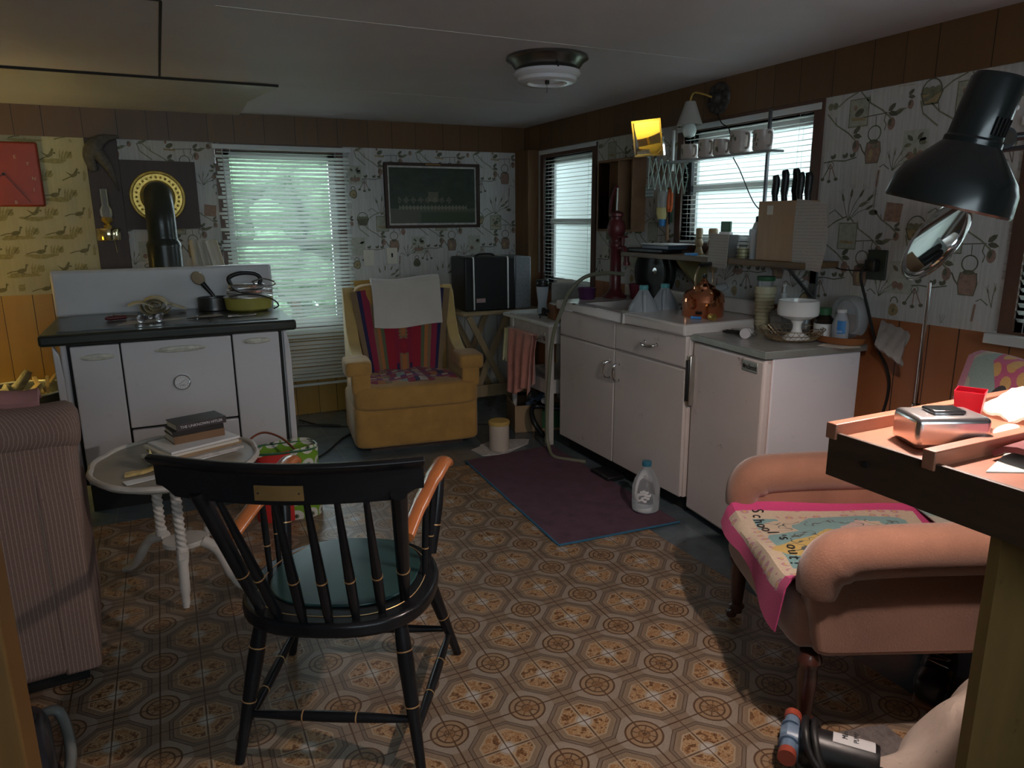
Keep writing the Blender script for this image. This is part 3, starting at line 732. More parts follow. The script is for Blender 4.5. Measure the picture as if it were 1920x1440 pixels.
g = MB(); g.lathe([(.040, 0), (.040, .010), (.036, .014), (.034, .012)], 32, 0, T(.008, -.018, .640) @ RX(90), cap=False); g.lathe([(0, .011), (.034, .011)], 32, 1, T(.008, -.018, .640) @ RX(90))
for k in range(14):
    a = R(-60+k*24); g.bar((.008+.024*math.sin(a), -.0295, .64+.024*math.cos(a)), (.008+.030*math.sin(a), -.0295, .64+.030*math.cos(a)), .0018, .001, 2)
g.bar((-.008, -.030, .632), (.026, -.030, .655), .003, .001, 2); g.text('OVEN', .010, T(.008, -.0297, .625) @ RX(90), 2)
g.build('thermometer', [M['chrome'], M['paperwhite'], M['ink']], d)
door('ash_drawer', -.240, .256, .17, .418, None, None, 0)
door('right_compartment_door', .264, .492, .17, .862, .31, .45, .822)
for x, nm in ((-.515, 'side_corner'), (.53, 'side_corner')):
    MB().prism([(x-.012, .15), (x+.02, .15), (x+.02, .70), (x+.012, .82), (x-.012, .865)], -.004, .05, 'y').build(nm, M['enamel_w'], t, bev=.006)
top = MB(); top.bx(-.575, .585, -.035, .745, .865, .920); top.build('cooktop', M['blackenamel'], t, bev=.014, seg=3)
p = MB(); p.bx(-.50, .50, .03, .68, .920, .926)
for x in (-.17, .17): p.bx(x-.002, x+.002, .03, .68, .9262, .9266, 1)
p.build('hot_plate', [M['blackenamel'], M['blackgap']], t)
s_ = MB(); s_.bx(-.578, .575, .70, .735, .915, 1.172); s_.build('splashback', M['enamel_w'], t, bev=.02, seg=4)

# flue
t = thing('stovepipe', 'black metal flue pipe rising behind the stove into the brass collar', 'flue pipe', (.02, 4.72, 0))
pts = [(0, 0, .9), (0, 0, 1.20), (0, 0, 1.42)]; el = crv([(0, 0, 1.32), (0, .0, 1.44), (.0, .035, 1.52), (-.0, .13, 1.575), (-.0, .24, 1.585), (0, .40, 1.585), (0, .645, 1.585)], 5)
MB().cyl((0, 0, .92), (0, 0, 1.29), .092, n=36).build('lower_pipe', M['blackenamel'], t)
MB().lathe([(.094, 1.285), (.094, 1.30), (.080, 1.325), (.080, 1.34)], 36).build('pipe_joint', M['blackenamel'], t)
MB().tube(el, .078, 32).build('elbow_pipe', M['blackenamel'], t, ang=60)
M['brass'] = pbr('brass_flue_collar', (.50, .36, .10), .35, .85, var=.35, vs=40, bmp=.4, bs=50)
c = MB(); c.lathe([(.080, 0), (.085, .018), (.10, .022), (.105, .014), (.145, .012), (.150, .022), (.162, .02), (.168, 0)], 48, 0, T(.02, YB-.021, 1.585) @ RX(90))
for k in range(28):
    a = k*2*math.pi/28; c.lathe([(0, .018), (.006, .016), (.009, .012)], 6, 0, T(.02+.125*math.cos(a), YB-.021, 1.585+.125*math.sin(a)) @ RX(90))
o = rebase(c.build('flue_collar', M['brass'])); tag(o, 'round embossed brass collar around the flue pipe on the dark board', 'flue collar')

# ================= sink cabinet =================
t = thing('sink_cabinet', 'long cream sink cabinet with two doors and a white porcelain sink top', 'cabinet', (2.17, 3.19, 0))
Yl, Yr = .61, -.585
MB().bx(.015, .518, Yr, Yl, .085, .885).build('carcass', M['creampaint'], t, bev=.003)
MB().bx(.06, .518, Yr+.02, Yl-.02, 0, .085).build('toe_kick', M['blackgap'], t)
def cpanel(name, y0, y1, z0, z1): return MB().bx(-.004, .016, y0, y1, z0, z1).build(name, M['creampaint'], t, bev=.005, seg=2)
cpanel('false_drawer_front', .012, .605, .735, .888)
dr = cpanel('drawer', Yr+.003, .004, .738, .888); h = MB(); knob_handle(h, (-.004, -.26, .815), (-.004, -.36, .815), (-1, 0, -.25), .0075, .036); h.build('handle', M['chrome'], dr)
d1 = cpanel('door', .012, .605, .088, .727); h = MB(); knob_handle(h, (-.004, .05, .66), (-.004, .05, .57), (-1, .35, 0), .0075, .034); h.build('handle', M['chrome'], d1)
d2 = cpanel('door', Yr+.003, .004, .088, .727); h = MB(); knob_handle(h, (-.004, -.035, .66), (-.004, -.035, .57), (-1, .15, 0), .0075, .034); h.build('handle', M['chrome'], d2)
s_ = MB()
X0, X1, bx0, bx1, by0, by1, zt = -.03, .518, .05, .40, -.10, .42, .945
s_.bx(X0, X1, by1, Yl+.01, .89, zt); s_.bx(X0, X1, Yr-.01, by0, .89, zt); s_.bx(X0, bx0, by0, by1, .89, zt); s_.bx(bx1, X1, by0, by1, .89, zt)
o = s_.build('sink_top', M['porcelain'], t, bev=.012, seg=3)
s_ = MB(); s_.grid(1, 1, lambda u, v: (bx0+u*(bx1-bx0), by0+v*(by1-by0), .76))
for (xa, ya, xb, yb) in ((bx0, by0, bx1, by0), (bx1, by0, bx1, by1), (bx1, by1, bx0, by1), (bx0, by1, bx0, by0)): s_.grid(1, 1, lambda u, v, a=(xa, ya, xb, yb): (a[0]+(a[2]-a[0])*u, a[1]+(a[3]-a[1])*u, .76+v*.18))
s_.build('basin', M['porcelain'], t)
s_ = MB(); s_.bx(.47, .518, Yr-.01, Yl+.01, .945, 1.02); s_.build('backsplash', M['porcelain'], t, bev=.012, seg=3)

# ================= fridge =================
t = thing('refrigerator', 'white under-counter refrigerator with metal-edged grey top and small badge', 'refrigerator', (2.198, 2.600, 0), R(-6.1))
# local: x depth into wall, y along the front towards the camera is -y (rotated so the front follows the photo)
MB().bx(.045, .50, -.505, 0, .035, .868).build('cabinet', M['fridgeside'], t, bev=.006, seg=3)
dm = MB(); dm.bx(0, .042, -.508, -.004, .035, .862); dm = dm.build('door', [M['fridgepaint']], t, bev=.012, seg=3)
MB().bx(.035, .05, -.50, -.01, .04, .86).build('door_seal', pbr('door_seal', (.5, .33, .28), .6, var=.1), dm)
h = MB(); h.bx(-.028, 0, -.030, .000, .56, .80); h.bx(-.036, -.026, -.024, -.006, .58, .78, 1); h.build('handle', [M['dullchrome'], M['black']], dm, bev=.004)
tp = MB(); tp.bx(-.012, .515, -.522, .006, .872, .898, 0); tp.bx(-.004, .515, -.515, .0, .898, .9005, 1); tp.build('worktop', [M['alu'], M['counter']], t, bev=.002)
bd = MB(); FX = RZ(-90) @ RX(90)
bd.bx(-.0045, 0, -.47, -.372, .802, .846); bd.build('badge_plate', M['alu'], dm, bev=.003)
bd = MB(); bd.text('indesit', .033, T(-.0058, -.427, .823) @ FX, 0, .0005); bd.prism([(-.400, .823), (-.385, .831), (-.385, .815)], -.0065, -.0045, 'x'); bd.bx(-.0065, -.0045, -.384, -.380, .815, .831)
bd.build('badge_lettering', M['ink'], dm)

# ================= purple rug =================
t = thing('rug', 'purple mat with blue bound edge in front of the sink cabinet', 'rug', (1.78, 3.17, .0042), 0)
pl = [(1.52, 3.80), (1.46, 2.555), (2.10, 2.515), (2.13, 3.83)]; L = [(x-1.78, y-3.17) for x, y in pl]
MB().prism(L, 0, .006).build('pile', M['purple'], t)
e = MB()
for i in (0, 1): e.tube([(*L[i], .0045), (*L[i+1], .0045)], .0055, 8)
e.build('binding', M['blueedge'], t)

# ================= captain's chair =================
def ringed(mb, p, q, r, rings, m0=0, m1=1, n=16):
    """turned stick: r = list of (t, radius); rings = t values of gold lines"""
    p, q = Vector(p), Vector(q); pts = [p+(q-p)*tt for tt, _ in r]; mb.tube(pts, [x for _, x in r], n, m0)
    d = (q-p).normalized()
    for tt in rings:
        k = 0
        for (ta, ra), (tb, rb) in zip(r, r[1:]):
            if ta <= tt <= tb: k = ra+(rb-ra)*(tt-ta)/(tb-ta)
        c = p+(q-p)*tt; mb.tube([c-d*.0016, c+d*.0016], k+.0012, n, m1)
t = thing('captains_chair', 'black spindle-back armchair with orange wooden arms and dark green seat', 'armchair', (.39, 1.91, .0042), math.atan2(-.48, .877))
BP = [M['blackpaint'], M['gold']]
zs = .432
s_ = MB(); oc = []
for k in range(40):
    a = 2*math.pi*k/40; x = .265*math.copysign(abs(math.cos(a))**.75, math.cos(a)); y = .255*math.copysign(abs(math.sin(a))**.8, math.sin(a))-.03
    oc.append((x*(1.0 if y < 0 else 1-.10*(y/.25)), y))
s_.prism(oc, zs-.038, zs+.004, 'z'); s_.build('seat', BP[0], t, bev=.012, seg=4)
g = MB(); g.prism([(x*.78, (y+.03)*.80-.0+.005) for x, y in oc], zs+.003, zs+.010); g.build('seat_panel', M['greenseat'], t, bev=.006, seg=3)
g = MB(); g.tube(crv([(x*.86, (y+.03)*.88-.02, zs+.0045) for x, y in oc[::2]], 3, True)+[Vector((oc[0][0]*.86, (oc[0][1]+.03)*.88-.02, zs+.0045))], .0012, 5); g.build('gold_line', M['gold'], t)
lp = [(0, .013), (.28, .016), (.45, .019), (.7, .022), (.85, .020), (1, .016)]
feet = [(-.251, -.256), (.245, -.264), (.276, .262), (-.282, .240)]; tops = [(-.185, -.175), (.185, -.175), (.185, .14), (-.185, .14)]
LP = []
for (fx, fy), (tx, ty) in zip(feet, tops):
    b = MB(); ringed(b, (fx, fy, 0), (tx, ty, zs-.03), lp, (.42, .78)); b.build('leg', BP, t); LP.append((Vector((fx, fy, 0)), Vector((tx, ty, zs-.03))))
def on(i, k): return LP[i][0]+(LP[i][1]-LP[i][0])*k
sp = [(0, .009), (.25, .013), (.5, .015), (.75, .013), (1, .009)]
for i, j, k in ((0, 1, .33), (3, 2, .28), (0, 3, .24), (1, 2, .24)):
    b = MB(); ringed(b, on(i, k), on(j, k), sp, (.34, .66)); b.build('stretcher', BP, t)
# crest rail: curved, wide, leaning back
def crest(u):   # u -1..1 -> x, y at the rail
    return (-.03+.318*u, -.370+.062*abs(u)**1.8)
cr = MB(); prof = [(-.008, .0), (.012, .0), (.016, .06), (.016, .098), (.004, .122), (-.020, .130), (-.032, .122), (-.024, .106), (-.010, .092), (-.008, .05)]
sec = []
nU = 36
for i in range(nU+1):
    u = -1+2*i/nU; x, y = crest(u); x2, y2 = crest(min(1, u+.01)); x1, y1 = crest(max(-1, u-.01)); tx, ty = x2-x1, y2-y1; l = math.hypot(tx, ty); nx, ny = -ty/l, tx/l
    h = 1.0 if abs(u) < .86 else 1.0
    zb = .795+.022*min(1, max(0, (abs(u)-.86)/.05))
    ring_ = []
    for a_, z in prof:
        zz = z*.80 if z > .05 else zb-.795
        ring_.append((x+nx*a_, y+ny*a_, .795+zz))
    sec.append(ring_)
K = len(prof); vs = [p for r_ in sec for p in r_]
fs = [(i*K+j, i*K+(j+1) % K, (i+1)*K+(j+1) % K, (i+1)*K+j) for i in range(nU) for j in range(K)]+[tuple(range(K))[::-1], tuple(nU*K+j for j in range(K))]
cr.add(vs, fs); cr.build('crest_rail', BP[0], t, bev=.003, ang=50)
def cp(u, z, out=.0):   # point on the rail's rear face
    x, y = crest(u); x2, y2 = crest(u+.01); x1, y1 = crest(u-.01); tx, ty = x2-x1, y2-y1; l = math.hypot(tx, ty); nx, ny = -ty/l, tx/l
    a_ = -.0085-out; return (x+nx*a_, y+ny*a_, z)
pq = MB(); pq.grid(6, 2, lambda u, v: cp((u-.5)*.35, .808+v*.036, .003), 0, None, .003)
for uu in (-.145, .145): pq.cyl(cp(uu, .826, .0035), cp(uu, .826, .006), .002, n=8, m=1)
pq.build('brass_plate', [M['brassplate'], M['blackgap']], t)
# back posts and spindles
def lerp(a, b, k): return tuple(a[i]+(b[i]-a[i])*k for i in range(3))
for (bx_, by_), tx_ in (((-.175, -.205), -.236), ((.195, -.145), .236)):
    b = MB(); ringed(b, (bx_, by_, zs), (tx_, -.345, .815), [(0, .013), (.3, .017), (.6, .018), (1, .020)], (.32,)); b.build('back_post', BP, t)
for (bx_, by_), tx_ in zip(((-.111, -.245), (-.042, -.262), (.025, -.262), (.089, -.243), (.149, -.212)), (-.178, -.049, .026, .097, .165)):
    b = MB(); ringed(b, (bx_, by_, zs), (tx_, -.363, .80), [(0, .010), (.1, .013), (.35, .0135), (1, .0075)], (.36,)); b.build('spindle', BP, t)
for s in (-1, 1):
    ax = .235 if s > 0 else -.235
    ap = crv([(s*.222, -.225, .650), (s*.226, -.08, .664), (s*.232, .08, .672), (s*.242, .20, .680), (s*.246, .275, .676), (s*.246, .30, .650)], 5)
    b = MB(); b.tube(ap, [.022]*6+[.025]*6+[.029]*6+[.030]*5+[.024, .019, .014], 14, flat=.62) if len(ap) == 26 else b.tube(ap, [.018+.010*math.sin(math.pi*min(1, i/(len(ap)-1)*.9)) for i in range(len(ap))], 14, flat=.72)
    b.build('arm', M['armwood'], t, ang=60)
    for sy, ty, r0, nm in ((.13, .20, .016, 'arm_post'), (.06, .10, .009, 'arm_spindle'), (-.01, .0, .009, 'arm_spindle')):
        b = MB(); ringed(b, (s*.225, sy, zs), (s*(.236+ty*.06), ty, .672), [(0, r0*.8), (.3, r0), (.6, r0*1.1), (1, r0*.8)], (.35,)); b.build(nm, BP, t)

# ================= mustard rocker armchair =================
t = thing('upholstered_armchair', 'mustard-yellow upholstered armchair in front of the wide window', 'armchair', (1.355, 4.155, 0), R(-7.5))
MB().cush((0, .33, .175), (.80, .64, .30), .16).build('seat_base', M['mustard'], t)
MB().bx(-.30, .30, .08, .60, 0, .05).build('base_block', M['darkwood'], t)
c = MB(); c.cush((0, .22, .355), (.80, .50, .16), .28, 24); c.build('seat_cushion', M['mustard'], t)
for s in (-1, 1):
    pf = crv([(.03, .33), (.03, .53), (.05, .575), (.15, .585), (.27, .60), (.40, .66), (.50, .80), (.54, .92), (.58, .965), (.64, .96), (.66, .6), (.66, .10)], 4)
    a_ = MB(); a_.prism([(p.x, p.y) for p in pf]+[(.05, .10)], s*.30 if s > 0 else -.375, .375 if s > 0 else -.30, 'x'); a_.build('side_panel', M['mustardpale'], t, bev=.025, seg=4)
    MB().cush((s*.355, .13, .545), (.165, .27, .10), .35).build('arm_pad', M['mustard'], t)
    MB().cush((s*.345, .035, .47), (.115, .07, .17), .35).build('arm_front', M['mustard'], t)
b = MB(); b.grid(12, 12, lambda u, v: ((u-.5)*.62, .50+.10*v+.03*math.sin(u*math.pi), .36+v*.62), 0, None, .0); b.cush((0, .575, .66), (.64, .17, .70), .25, 20, 0, None); b.build('backrest', M['mustard'], t)
sr = MB(); sr.grid(40, 30, lambda u, v: ((u-.5)*(.51+.16*v), .452+.055*v-.02*(abs(u-.5)*2)**4+.006*math.sin(u*21+v*3), .42+v*.545+.012*math.sin(u*9)*v-.0), 0, None, -.004)
o = sr.build('striped_blanket', M['serape'], None); o.location = t.location; o.rotation_euler = t.rotation_euler
tag(o, 'red, green and navy striped woven blanket draped down the mustard chair back', 'blanket')
sr = MB(); sr.grid(36, 16, lambda u, v: ((u-.5)*(.50+.06*(1-v)), .06+v*.40, .437+.014*math.sin(v*3)+.008*math.sin(u*13+v*5)-.03*abs(u-.5)), 0, None, -.005)
o = sr.build('seat_blanket', M['plaid'], None); o.location = t.location; o.rotation_euler = t.rotation_euler
tag(o, 'pink and purple plaid cloth lying on the mustard chair seat', 'blanket')
def towel(u, v):
    x = (u-.5)*(.47-.015*v); q = v*.36
    if q < .30: y = .425-.0*q; z = .735+q; y = .42+.04*(q/.3)+.004*math.sin(u*7+q*20)
    else: a_ = (q-.30)/.06*math.pi*.9; y = .50-.04*math.cos(a_)+.0; z = 1.03+.03*math.sin(a_)-.005
    return (x+.03+ (.012*(1-v) if u < .1 else 0), y, z-.012*math.sin(u*5))
tw = MB(); tw.grid(30, 30, towel, 0, None, .022)
o = tw.build('bath_towel', M['towelwhite'], None, bev=.004); o.location = t.location; o.rotation_euler = t.rotation_euler
tag(o, 'folded white towel over the top of the mustard chair', 'towel')

# ================= small folding table and black case =================
t = thing('folding_table', 'small wooden folding table with crossed legs under the black case', 'table', (2.28, 5.09, 0))
MB().bx(-.32, .36, -.21, .20, .725, .75).build('tabletop', M['palewood'], t, bev=.004)
for y in (-.19, .17):
    b = MB(); b.bar((-.27, y, .72), (.10, y, .0), .018, .045, 0, (1, 0, 0)); b.build('leg', M['palewood'], t)
    b = MB(); b.bar((.06, y+.02, .72), (-.27, y+.02, .0), .018, .045, 0, (1, 0, 0)); b.build('leg', M['palewood'], t)
b = MB(); b.bx(-.27, .30, -.215, -.20, .10, .19); b.build('rail', M['palewood'], t)
t = thing('carrying_case', 'black and grey boxy carrying case with two white straps on the folding table', 'case', (2.25, 5.05, .7505), R(-3))
MB().bx(-.24, .17, -.12, .20, 0, .40).build('body', M['black'], t, bev=.012, seg=3)
M['greyfleck'] = pbr('grey_fleck_covering', (.14, .15, .165), .7, var=.5, vs=120, bmp=.4, bs=200)
MB().bx(.17, .30, -.118, .198, .002, .398).build('grey_side', M['greyfleck'], t, bev=.008)
for x in (-.175, .10):
    b = MB(); b.tube([(x, .19, .403), (x, -.122, .403), (x+.004, -.124, .39), (x+.006, -.124, .02), (x+.006, -.11, .0015)], .006, 6, flat=.5); b.build('strap', M['whitepaint'], t)
b = MB(); b.tube(crv([(-.1, .04, .402), (-.06, .04, .416), (.03, .04, .416), (.06, .04, .402)], 5), .007, 8); b.build('carry_handle', M['black'], t)
MB().bx(-.15, -.08, -.126, -.119, .065, .095).build('name_plate', pbr('silver_pink_plate', (.5, .34, .33), .3, .5, var=.1), t)

# ================= white side table with towel bar =================
t = thing('kitchen_table', 'old white wooden table with chrome towel bar beside the sink cabinet', 'table', (2.14, 4.15, 0))
LG = [(0, -.265), (0, .24), (.36, -.22), (.36, .24)]
for x, y in LG:
    b = MB()
    if y < 0 and x == 0: b.bx(x-.02, x+.022, y-.022, y+.022, 0, .77)
    else: b.lathe([(.014, 0), (.017, .05), (.013, .08), (.019, .25), (.024, .5), (.02, .53), (.024, .56)], 14, 0, T(x, y, 0)); b.bx(x-.022, x+.022, y-.022, y+.022, .56, .77)
    b.build('leg', M['greypaint'], t, bev=.003)
MB().bx(-.012, .38, -.26, .25, .655, .768).build('apron', M['greypaint'], t, bev=.003)
MB().bx(-.006, .36, -.255, .24, .33, .42).build('lower_apron', M['greypaint'], t, bev=.003)
tp = MB(); tp.prism([(-.03, -.31), (-.03, .36), (.10, .42), (.42, .42), (.42, -.31)], .770, .792); tp.build('tabletop', M['whitepaint'], t, bev=.004)
b = MB(); b.cyl((-.06, -.22, .70), (-.06, .22, .70), .005); b.build('towel_bar', M['chrome'], t)
for y in (-.22, .225):
    b = MB(); b.lathe([(.026, 0), (.026, .008), (.012, .014), (.010, .05), (.016, .06), (0, .064)], 20, 0, T(-.004, y, .70) @ RY(-90)); b.build('bar_bracket', M['chrome'], t)
M['pinktowel'] = pbr('pink_terry', (.50, .20, .15), .9, var=.15, vs=20, bmp=.7, bs=260, bd=.003, sheen=.3)
def hang(u, v, w0=.18, L=.42):
    y = .175-u*.36; z = .703-v*L*(1.0-.12*u+.06*math.sin(u*7)); x = -.075-.018*math.sin(u*19+v*1.5)*(.25+v)-.012*v
    if v < .06: x = -.06-.018*math.sin(v/.06*math.pi/2); z = .712-v*.1
    return (x, y*(1-.18*v)+.012*math.sin(v*5), z)
tw = MB(); tw.grid(40, 24, hang, 0, None, -.004); tw.grid(30, 12, lambda u, v: (hang(u, v)[0]+.022+.01*v, hang(u, v)[1]-.01, .71-v*.33), 0, None, -.004)
o = tw.build('hand_towel', M['pinktowel']); o.location = t.location; tag(o, 'salmon pink towel hanging from the chrome bar of the white table', 'towel')
gl = MB(); gl.grid(8, 12, lambda u, v: (-.075-.015*math.sin(u*9)*v, .245+.0-u*.065+.01*v, .702-v*.20-(.03*math.sin(u*8) if v > .9 else 0)), 0, None, -.006)
o = gl.build('rubber_glove', pbr('yellow_rubber', (.52, .48, .28), .6, var=.15, vs=20)); o.location = t.location; tag(o, 'pale yellow rubber glove hanging at the left end of the towel bar', 'glove')

# ================= rose armchair on the right =================
ang = math.atan2(-.416, .91)
t = thing('velvet_armchair', 'low rose-brown velvet armchair with rolled arms and dark turned legs', 'armchair', (1.5815, 1.515, .0), ang)
# local x = depth towards the back, y = left(+)/right(-) seen from the front centre
HW = .355
MB().cush((.33, 0, .33), (.66, .60, .16), .2).build('seat_base', M['rosevelvet'], t)
MB().cush((.30, 0, .385), (.58, .50, .09), .3, 24).build('seat_cushion', M['rosevelvet'], t)
for s in (-1, 1):
    ys = s*HW
    b = MB()
    # outer side: slightly swelling slab from z .28 to .54
    pf = crv([(.045, .27), (.03, .36), (.02, .44), (.06, .52), (.12, .56)], 4)
    poly = [(p.x, p.y) for p in pf]+[(.80, .56), (.84, .30), (.82, .262), (.08, .262)]
    b.prism(poly, min(ys-s*.015, ys-s*.095), max(ys-s*.015, ys-s*.095), 'y'); b.build('side_panel', M['rosevelvet'], t, bev=.03, seg=4)
    b = MB(); pts = crv([(.045, ys-s*.05, .44), (.055, ys-s*.05, .50), (.085, ys-s*.05, .535), (.13, ys-s*.05, .552), (.3, ys-s*.05, .560), (.55, ys-s*.05, .562), (.78, ys-s*.05, .562)], 5)
    b.tube(pts, [.052+.018*min(1, i/9) for i in range(len(pts))], 18, flat=1.0); b.build('arm_roll', M['rosevelvet'], t, ang=70)
MB().cush((.80, 0, .58), (.15, .72, .72), .25, 20, 0, T(.80, 0, .3) @ RY(9) @ T(-.80, 0, -.3)).build('backrest', M['rosevelvet'], t)
MB().cush((.05, 0, .335), (.10, .62, .16), .3).build('front_rail', M['rosevelvet'], t)
def tleg(x, y, caster=True):
    b = MB(); b.lathe([(.026, .26), (.032, .25), (.036, .235), (.030, .222), (.026, .21), (.028, .17), (.022, .09), (.019, .06), (.028, .052), (.028, .046), (.020, .04), (.020, .025), (.012, .02)], 20, 0, T(x, y, 0)); o = b.build('leg', M['darkleg'], t)
    c = MB(); c.lathe([(.016, -.008), (.019, -.006), (.019, .006), (.016, .008)], 16, 0, T(x-.018, y, .0192) @ RX(90)); c.build('caster', M['darkleg'], o)
tleg(.055, .30); tleg(.045, -.30); tleg(.76, .29); tleg(.76, -.29)
# beach towel over the seat
def beach(nt, u, v, col):
    P_, Y_, T_, C_ = (.62, .045, .20), (.60, .42, .12), (.20, .38, .38), (.62, .50, .36)
    n1 = noise(nt, nt.nodes['Texture Coordinate'].outputs['UV'], 3.2, 3, .5); n2 = noise(nt, nt.nodes['Texture Coordinate'].outputs['UV'], 7, 2)
    e = u.min(1-u).min(v*1.0).min((1-v)*1.2)
    col = mix(nt, (e+n1*.05).gt(.105), P_, C_)
    col = mix(nt, (e+n1*.06).gt(.20), col, mix(nt, n1.gt(.50), T_, C_))
    col = mix(nt, ((u-.62).abs()+(v-.45).abs()*.7+n1*.3).lt(.36), col, Y_)
    col = mix(nt, ((u-.35).abs()*.9+(v-.62).abs()*1.5+n2*.2).lt(.22), col, (.60, .42, .36))
    col = mix(nt, n2.band(.52, .012)*(e.gt(.22)), col, (.08, .10, .09))
    fl = ((u*16).fr()-.5)*((u*16).fr()-.5)+((v*16).fr()-.5)*((v*16).fr()-.5)
    col = mix(nt, fl.lt(.09)*(e.lt(.17))*(e.gt(.07))*(n2.gt(.5)), col, (.50, .25, .30))
    return mix(nt, fl.lt(.02)*(e.lt(.17))*(e.gt(.07))*(n2.gt(.5)), col, Y_)
M['beach'] = ramp_u('beach_towel_print', [(0, (.62, .045, .20))], beach)
M['terryback'] = pbr('beach_towel_underside', (.50, .40, .30), .9, var=.1, bmp=.6, bs=260)
def bt(u, v):   # u across (from far arm to near arm), v from the front edge back
    y = .262-u*.52
    if v < .12:   # hangs over the front near side
        k = (v/.12); dr = .06+.17*max(0, u-.35)**1.2
        z = .435-dr*(1-k); x = -.012-.02*(1-k)*(1+.5*math.sin(u*9)); 
    else: k = (v-.12)/.88; x = .0+k*.66; z = .438+.012*math.sin(k*3)+.006*math.sin(u*11+v*8)-.02*k
    z += .02*(abs(u-.5)*2)**6
    return (x, y, z)
bb = MB(); bb.grid(50, 50, bt, 0, None, -.004)
lt = MB()
def onb(u, v): p_ = Vector(bt(u, v)); return p_
txt = "School's out!"; n = len(txt)
for i, ch in enumerate(txt):
    if ch == ' ': continue
    u = .09+i*.057; v = .215-.02*math.sin(i*.6); p_ = onb(u, v)
    bb.text(ch, .056 if ch.isupper() else .054, T(p_.x, p_.y, p_.z+.006) @ RZ(-90) @ RZ(rnd.uniform(-10, 10)), 1, .0008)
o = bb.build('beach_towel', [M['beach'], M['ink']]); o.location = t.location; o.rotation_euler = t.rotation_euler; tag(o, "pink-edged beach towel reading School's out on the rose armchair seat", 'towel')
def beach2(nt, u, v, col):
    P_, Y_, T_ = (.52, .10, .22), (.62, .38, .13), (.26, .38, .36)
    uv = nt.nodes['Texture Coordinate'].outputs['UV']; n1 = noise(nt, uv, 2.6, 2, .4)
    col = mix(nt, n1.gt(.46), T_, (.46, .44, .36)); q = u+v*.6
    rib = (q-.93).abs().lt(.2)*(v.gt(.35))
    col = mix(nt, rib, col, P_); a = (u*11).fr()-.5; b_ = (v*11+(u*11).flo()*.5).fr()-.5
    col = mix(nt, rib*((a*a+b_*b_).lt(.15)), col, Y_)
    col = mix(nt, ((u-.28)*(u-.28)*8+(v-.62)*(v-.62)*1.6-(u-.28)*(v-.62)*3).lt(.045), col, (.035, .035, .035))
    col = mix(nt, ((u-.42-v*.2).abs().lt(.07))*((v-.38).abs().lt(.12)), col, (.60, .07, .20))
    return mix(nt, u.min(1-u).min(1-v).lt(.05), col, (.50, .22, .30))
M['beach2'] = ramp_u('beach_towel_upper_print', [(0, (.3, .4, .38))], beach2)
def bk(u, v):
    y = .33-u*.66
    if v < .12: x = .63+v; z = .44+v*.3
    elif v < .9: k = (v-.12)/.78; x = .695+.115*k+.0; z = .475+.485*k
    else: k = (v-.9)/.1; x = .81+.08*k; z = .96+.015*math.sin(k*3)
    return (x-.03*math.cos((u-.5)*3)*0, y, z+.006*math.sin(u*9))
bb = MB(); bb.grid(30, 40, bk, 0, None, -.005); o = bb.build('beach_towel', M['beach2']); o.location = t.location; o.rotation_euler = t.rotation_euler
tag(o, 'teal and pink spotted beach towel covering the back of the rose armchair', 'towel')

# ================= wooden counter on the right =================
CS = .93
def kz_(z): return 1.43-(1.43-z)*CS
t = thing('wooden_counter', 'reddish wooden counter with raised rails above the rose armchair', 'counter', (1.116, .20, 0))
MB().bx(.008, .70, .0, .713, kz_(.905), kz_(.992)).build('board', M['deskwood'], t, bev=.002)
MB().bx(.0, .010, -.02, .715, kz_(.905), kz_(.999)).build('edge_strip', M['deskedge'], t, bev=.0015)
for y0, y1, z in ((.697, .72, 1.018), (.502, .525, 1.022)):
    MB().bx(-.004, .70, y0, y1, kz_(.985), kz_(z)).build('rail', M['deskwood'], t, bev=.002)
g = MB(); g.lathe([(0, 0), (.006, 0), (.006, .003), (0, .003)], 12, 0, T(-.001, .63, kz_(.955)) @ RY(-90)); g.build('screw_hole', M['blackgap'], t)
struct('wall_partition', MB().bx(1.160, XR, .607, .625, 0, kz_(.904)), M['ply'])
struct('trim_7', MB().bx(-.40, -.268, 1.17, 1.26, 0, ZC), M['orangewood'], bev=.004)

# ================= striped armchair, back to us, far left =================
t = thing('striped_armchair', 'pink-brown striped upholstered armchair seen from behind at the left edge', 'armchair', (-.70, 2.72, .0), R(4))
MB().prism([(-.34, .05), (.345, .05), (.395, .85), (-.39, .85)], -.37, -.22, 'y').build('back_panel', M['stripes'], t, bev=.03, seg=4)
b = MB(); pts = [(-.42, -.31, .835), (0, -.31, .84), (.29, -.31, .835), (.40, -.30, .83)]; b.tube(crv(pts, 5), [.075]*12+[.078, .078, .07, .05][:4], 20, flat=1.0); b.build('top_roll', M['stripes'], t, ang=60)
for s in (-1, 1):
    pf = crv([(-.37, .05), (-.37, .72), (-.30, .76), (-.20, .66), (-.08, .56), (.18, .54), (.30, .52), (.33, .42), (.29, .30), (.30, .05)], 4)
    b = MB(); b.prism([(p.x, p.y) for p in pf], min(s*.37, s*.27), max(s*.37, s*.27), 'x'); b.build('side_panel', M['stripes'], t, bev=.02, seg=3)
MB().cush((0, .04, .30), (.56, .60, .32), .25).build('seat', M['stripes'], t)
MB().bx(-.33, .33, -.33, .28, .0, .06).build('base_block', M['blackgap'], t)
b = MB(); b.grid(20, 10, lambda u, v: (-.15+u*.46, -.335+.12*v, .93+.025*math.sin(v*3.1)+.008*math.sin(u*12)), 0, None, .02)
o = b.build('folded_blanket', pbr('dusty_pink_cloth', (.30, .14, .13), .9, var=.15, vs=12, bmp=.5, bs=150)); o.location = t.location; o.rotation_euler = t.rotation_euler; tag(o, 'dusty pink folded cloth on top of the striped armchair back', 'cloth')

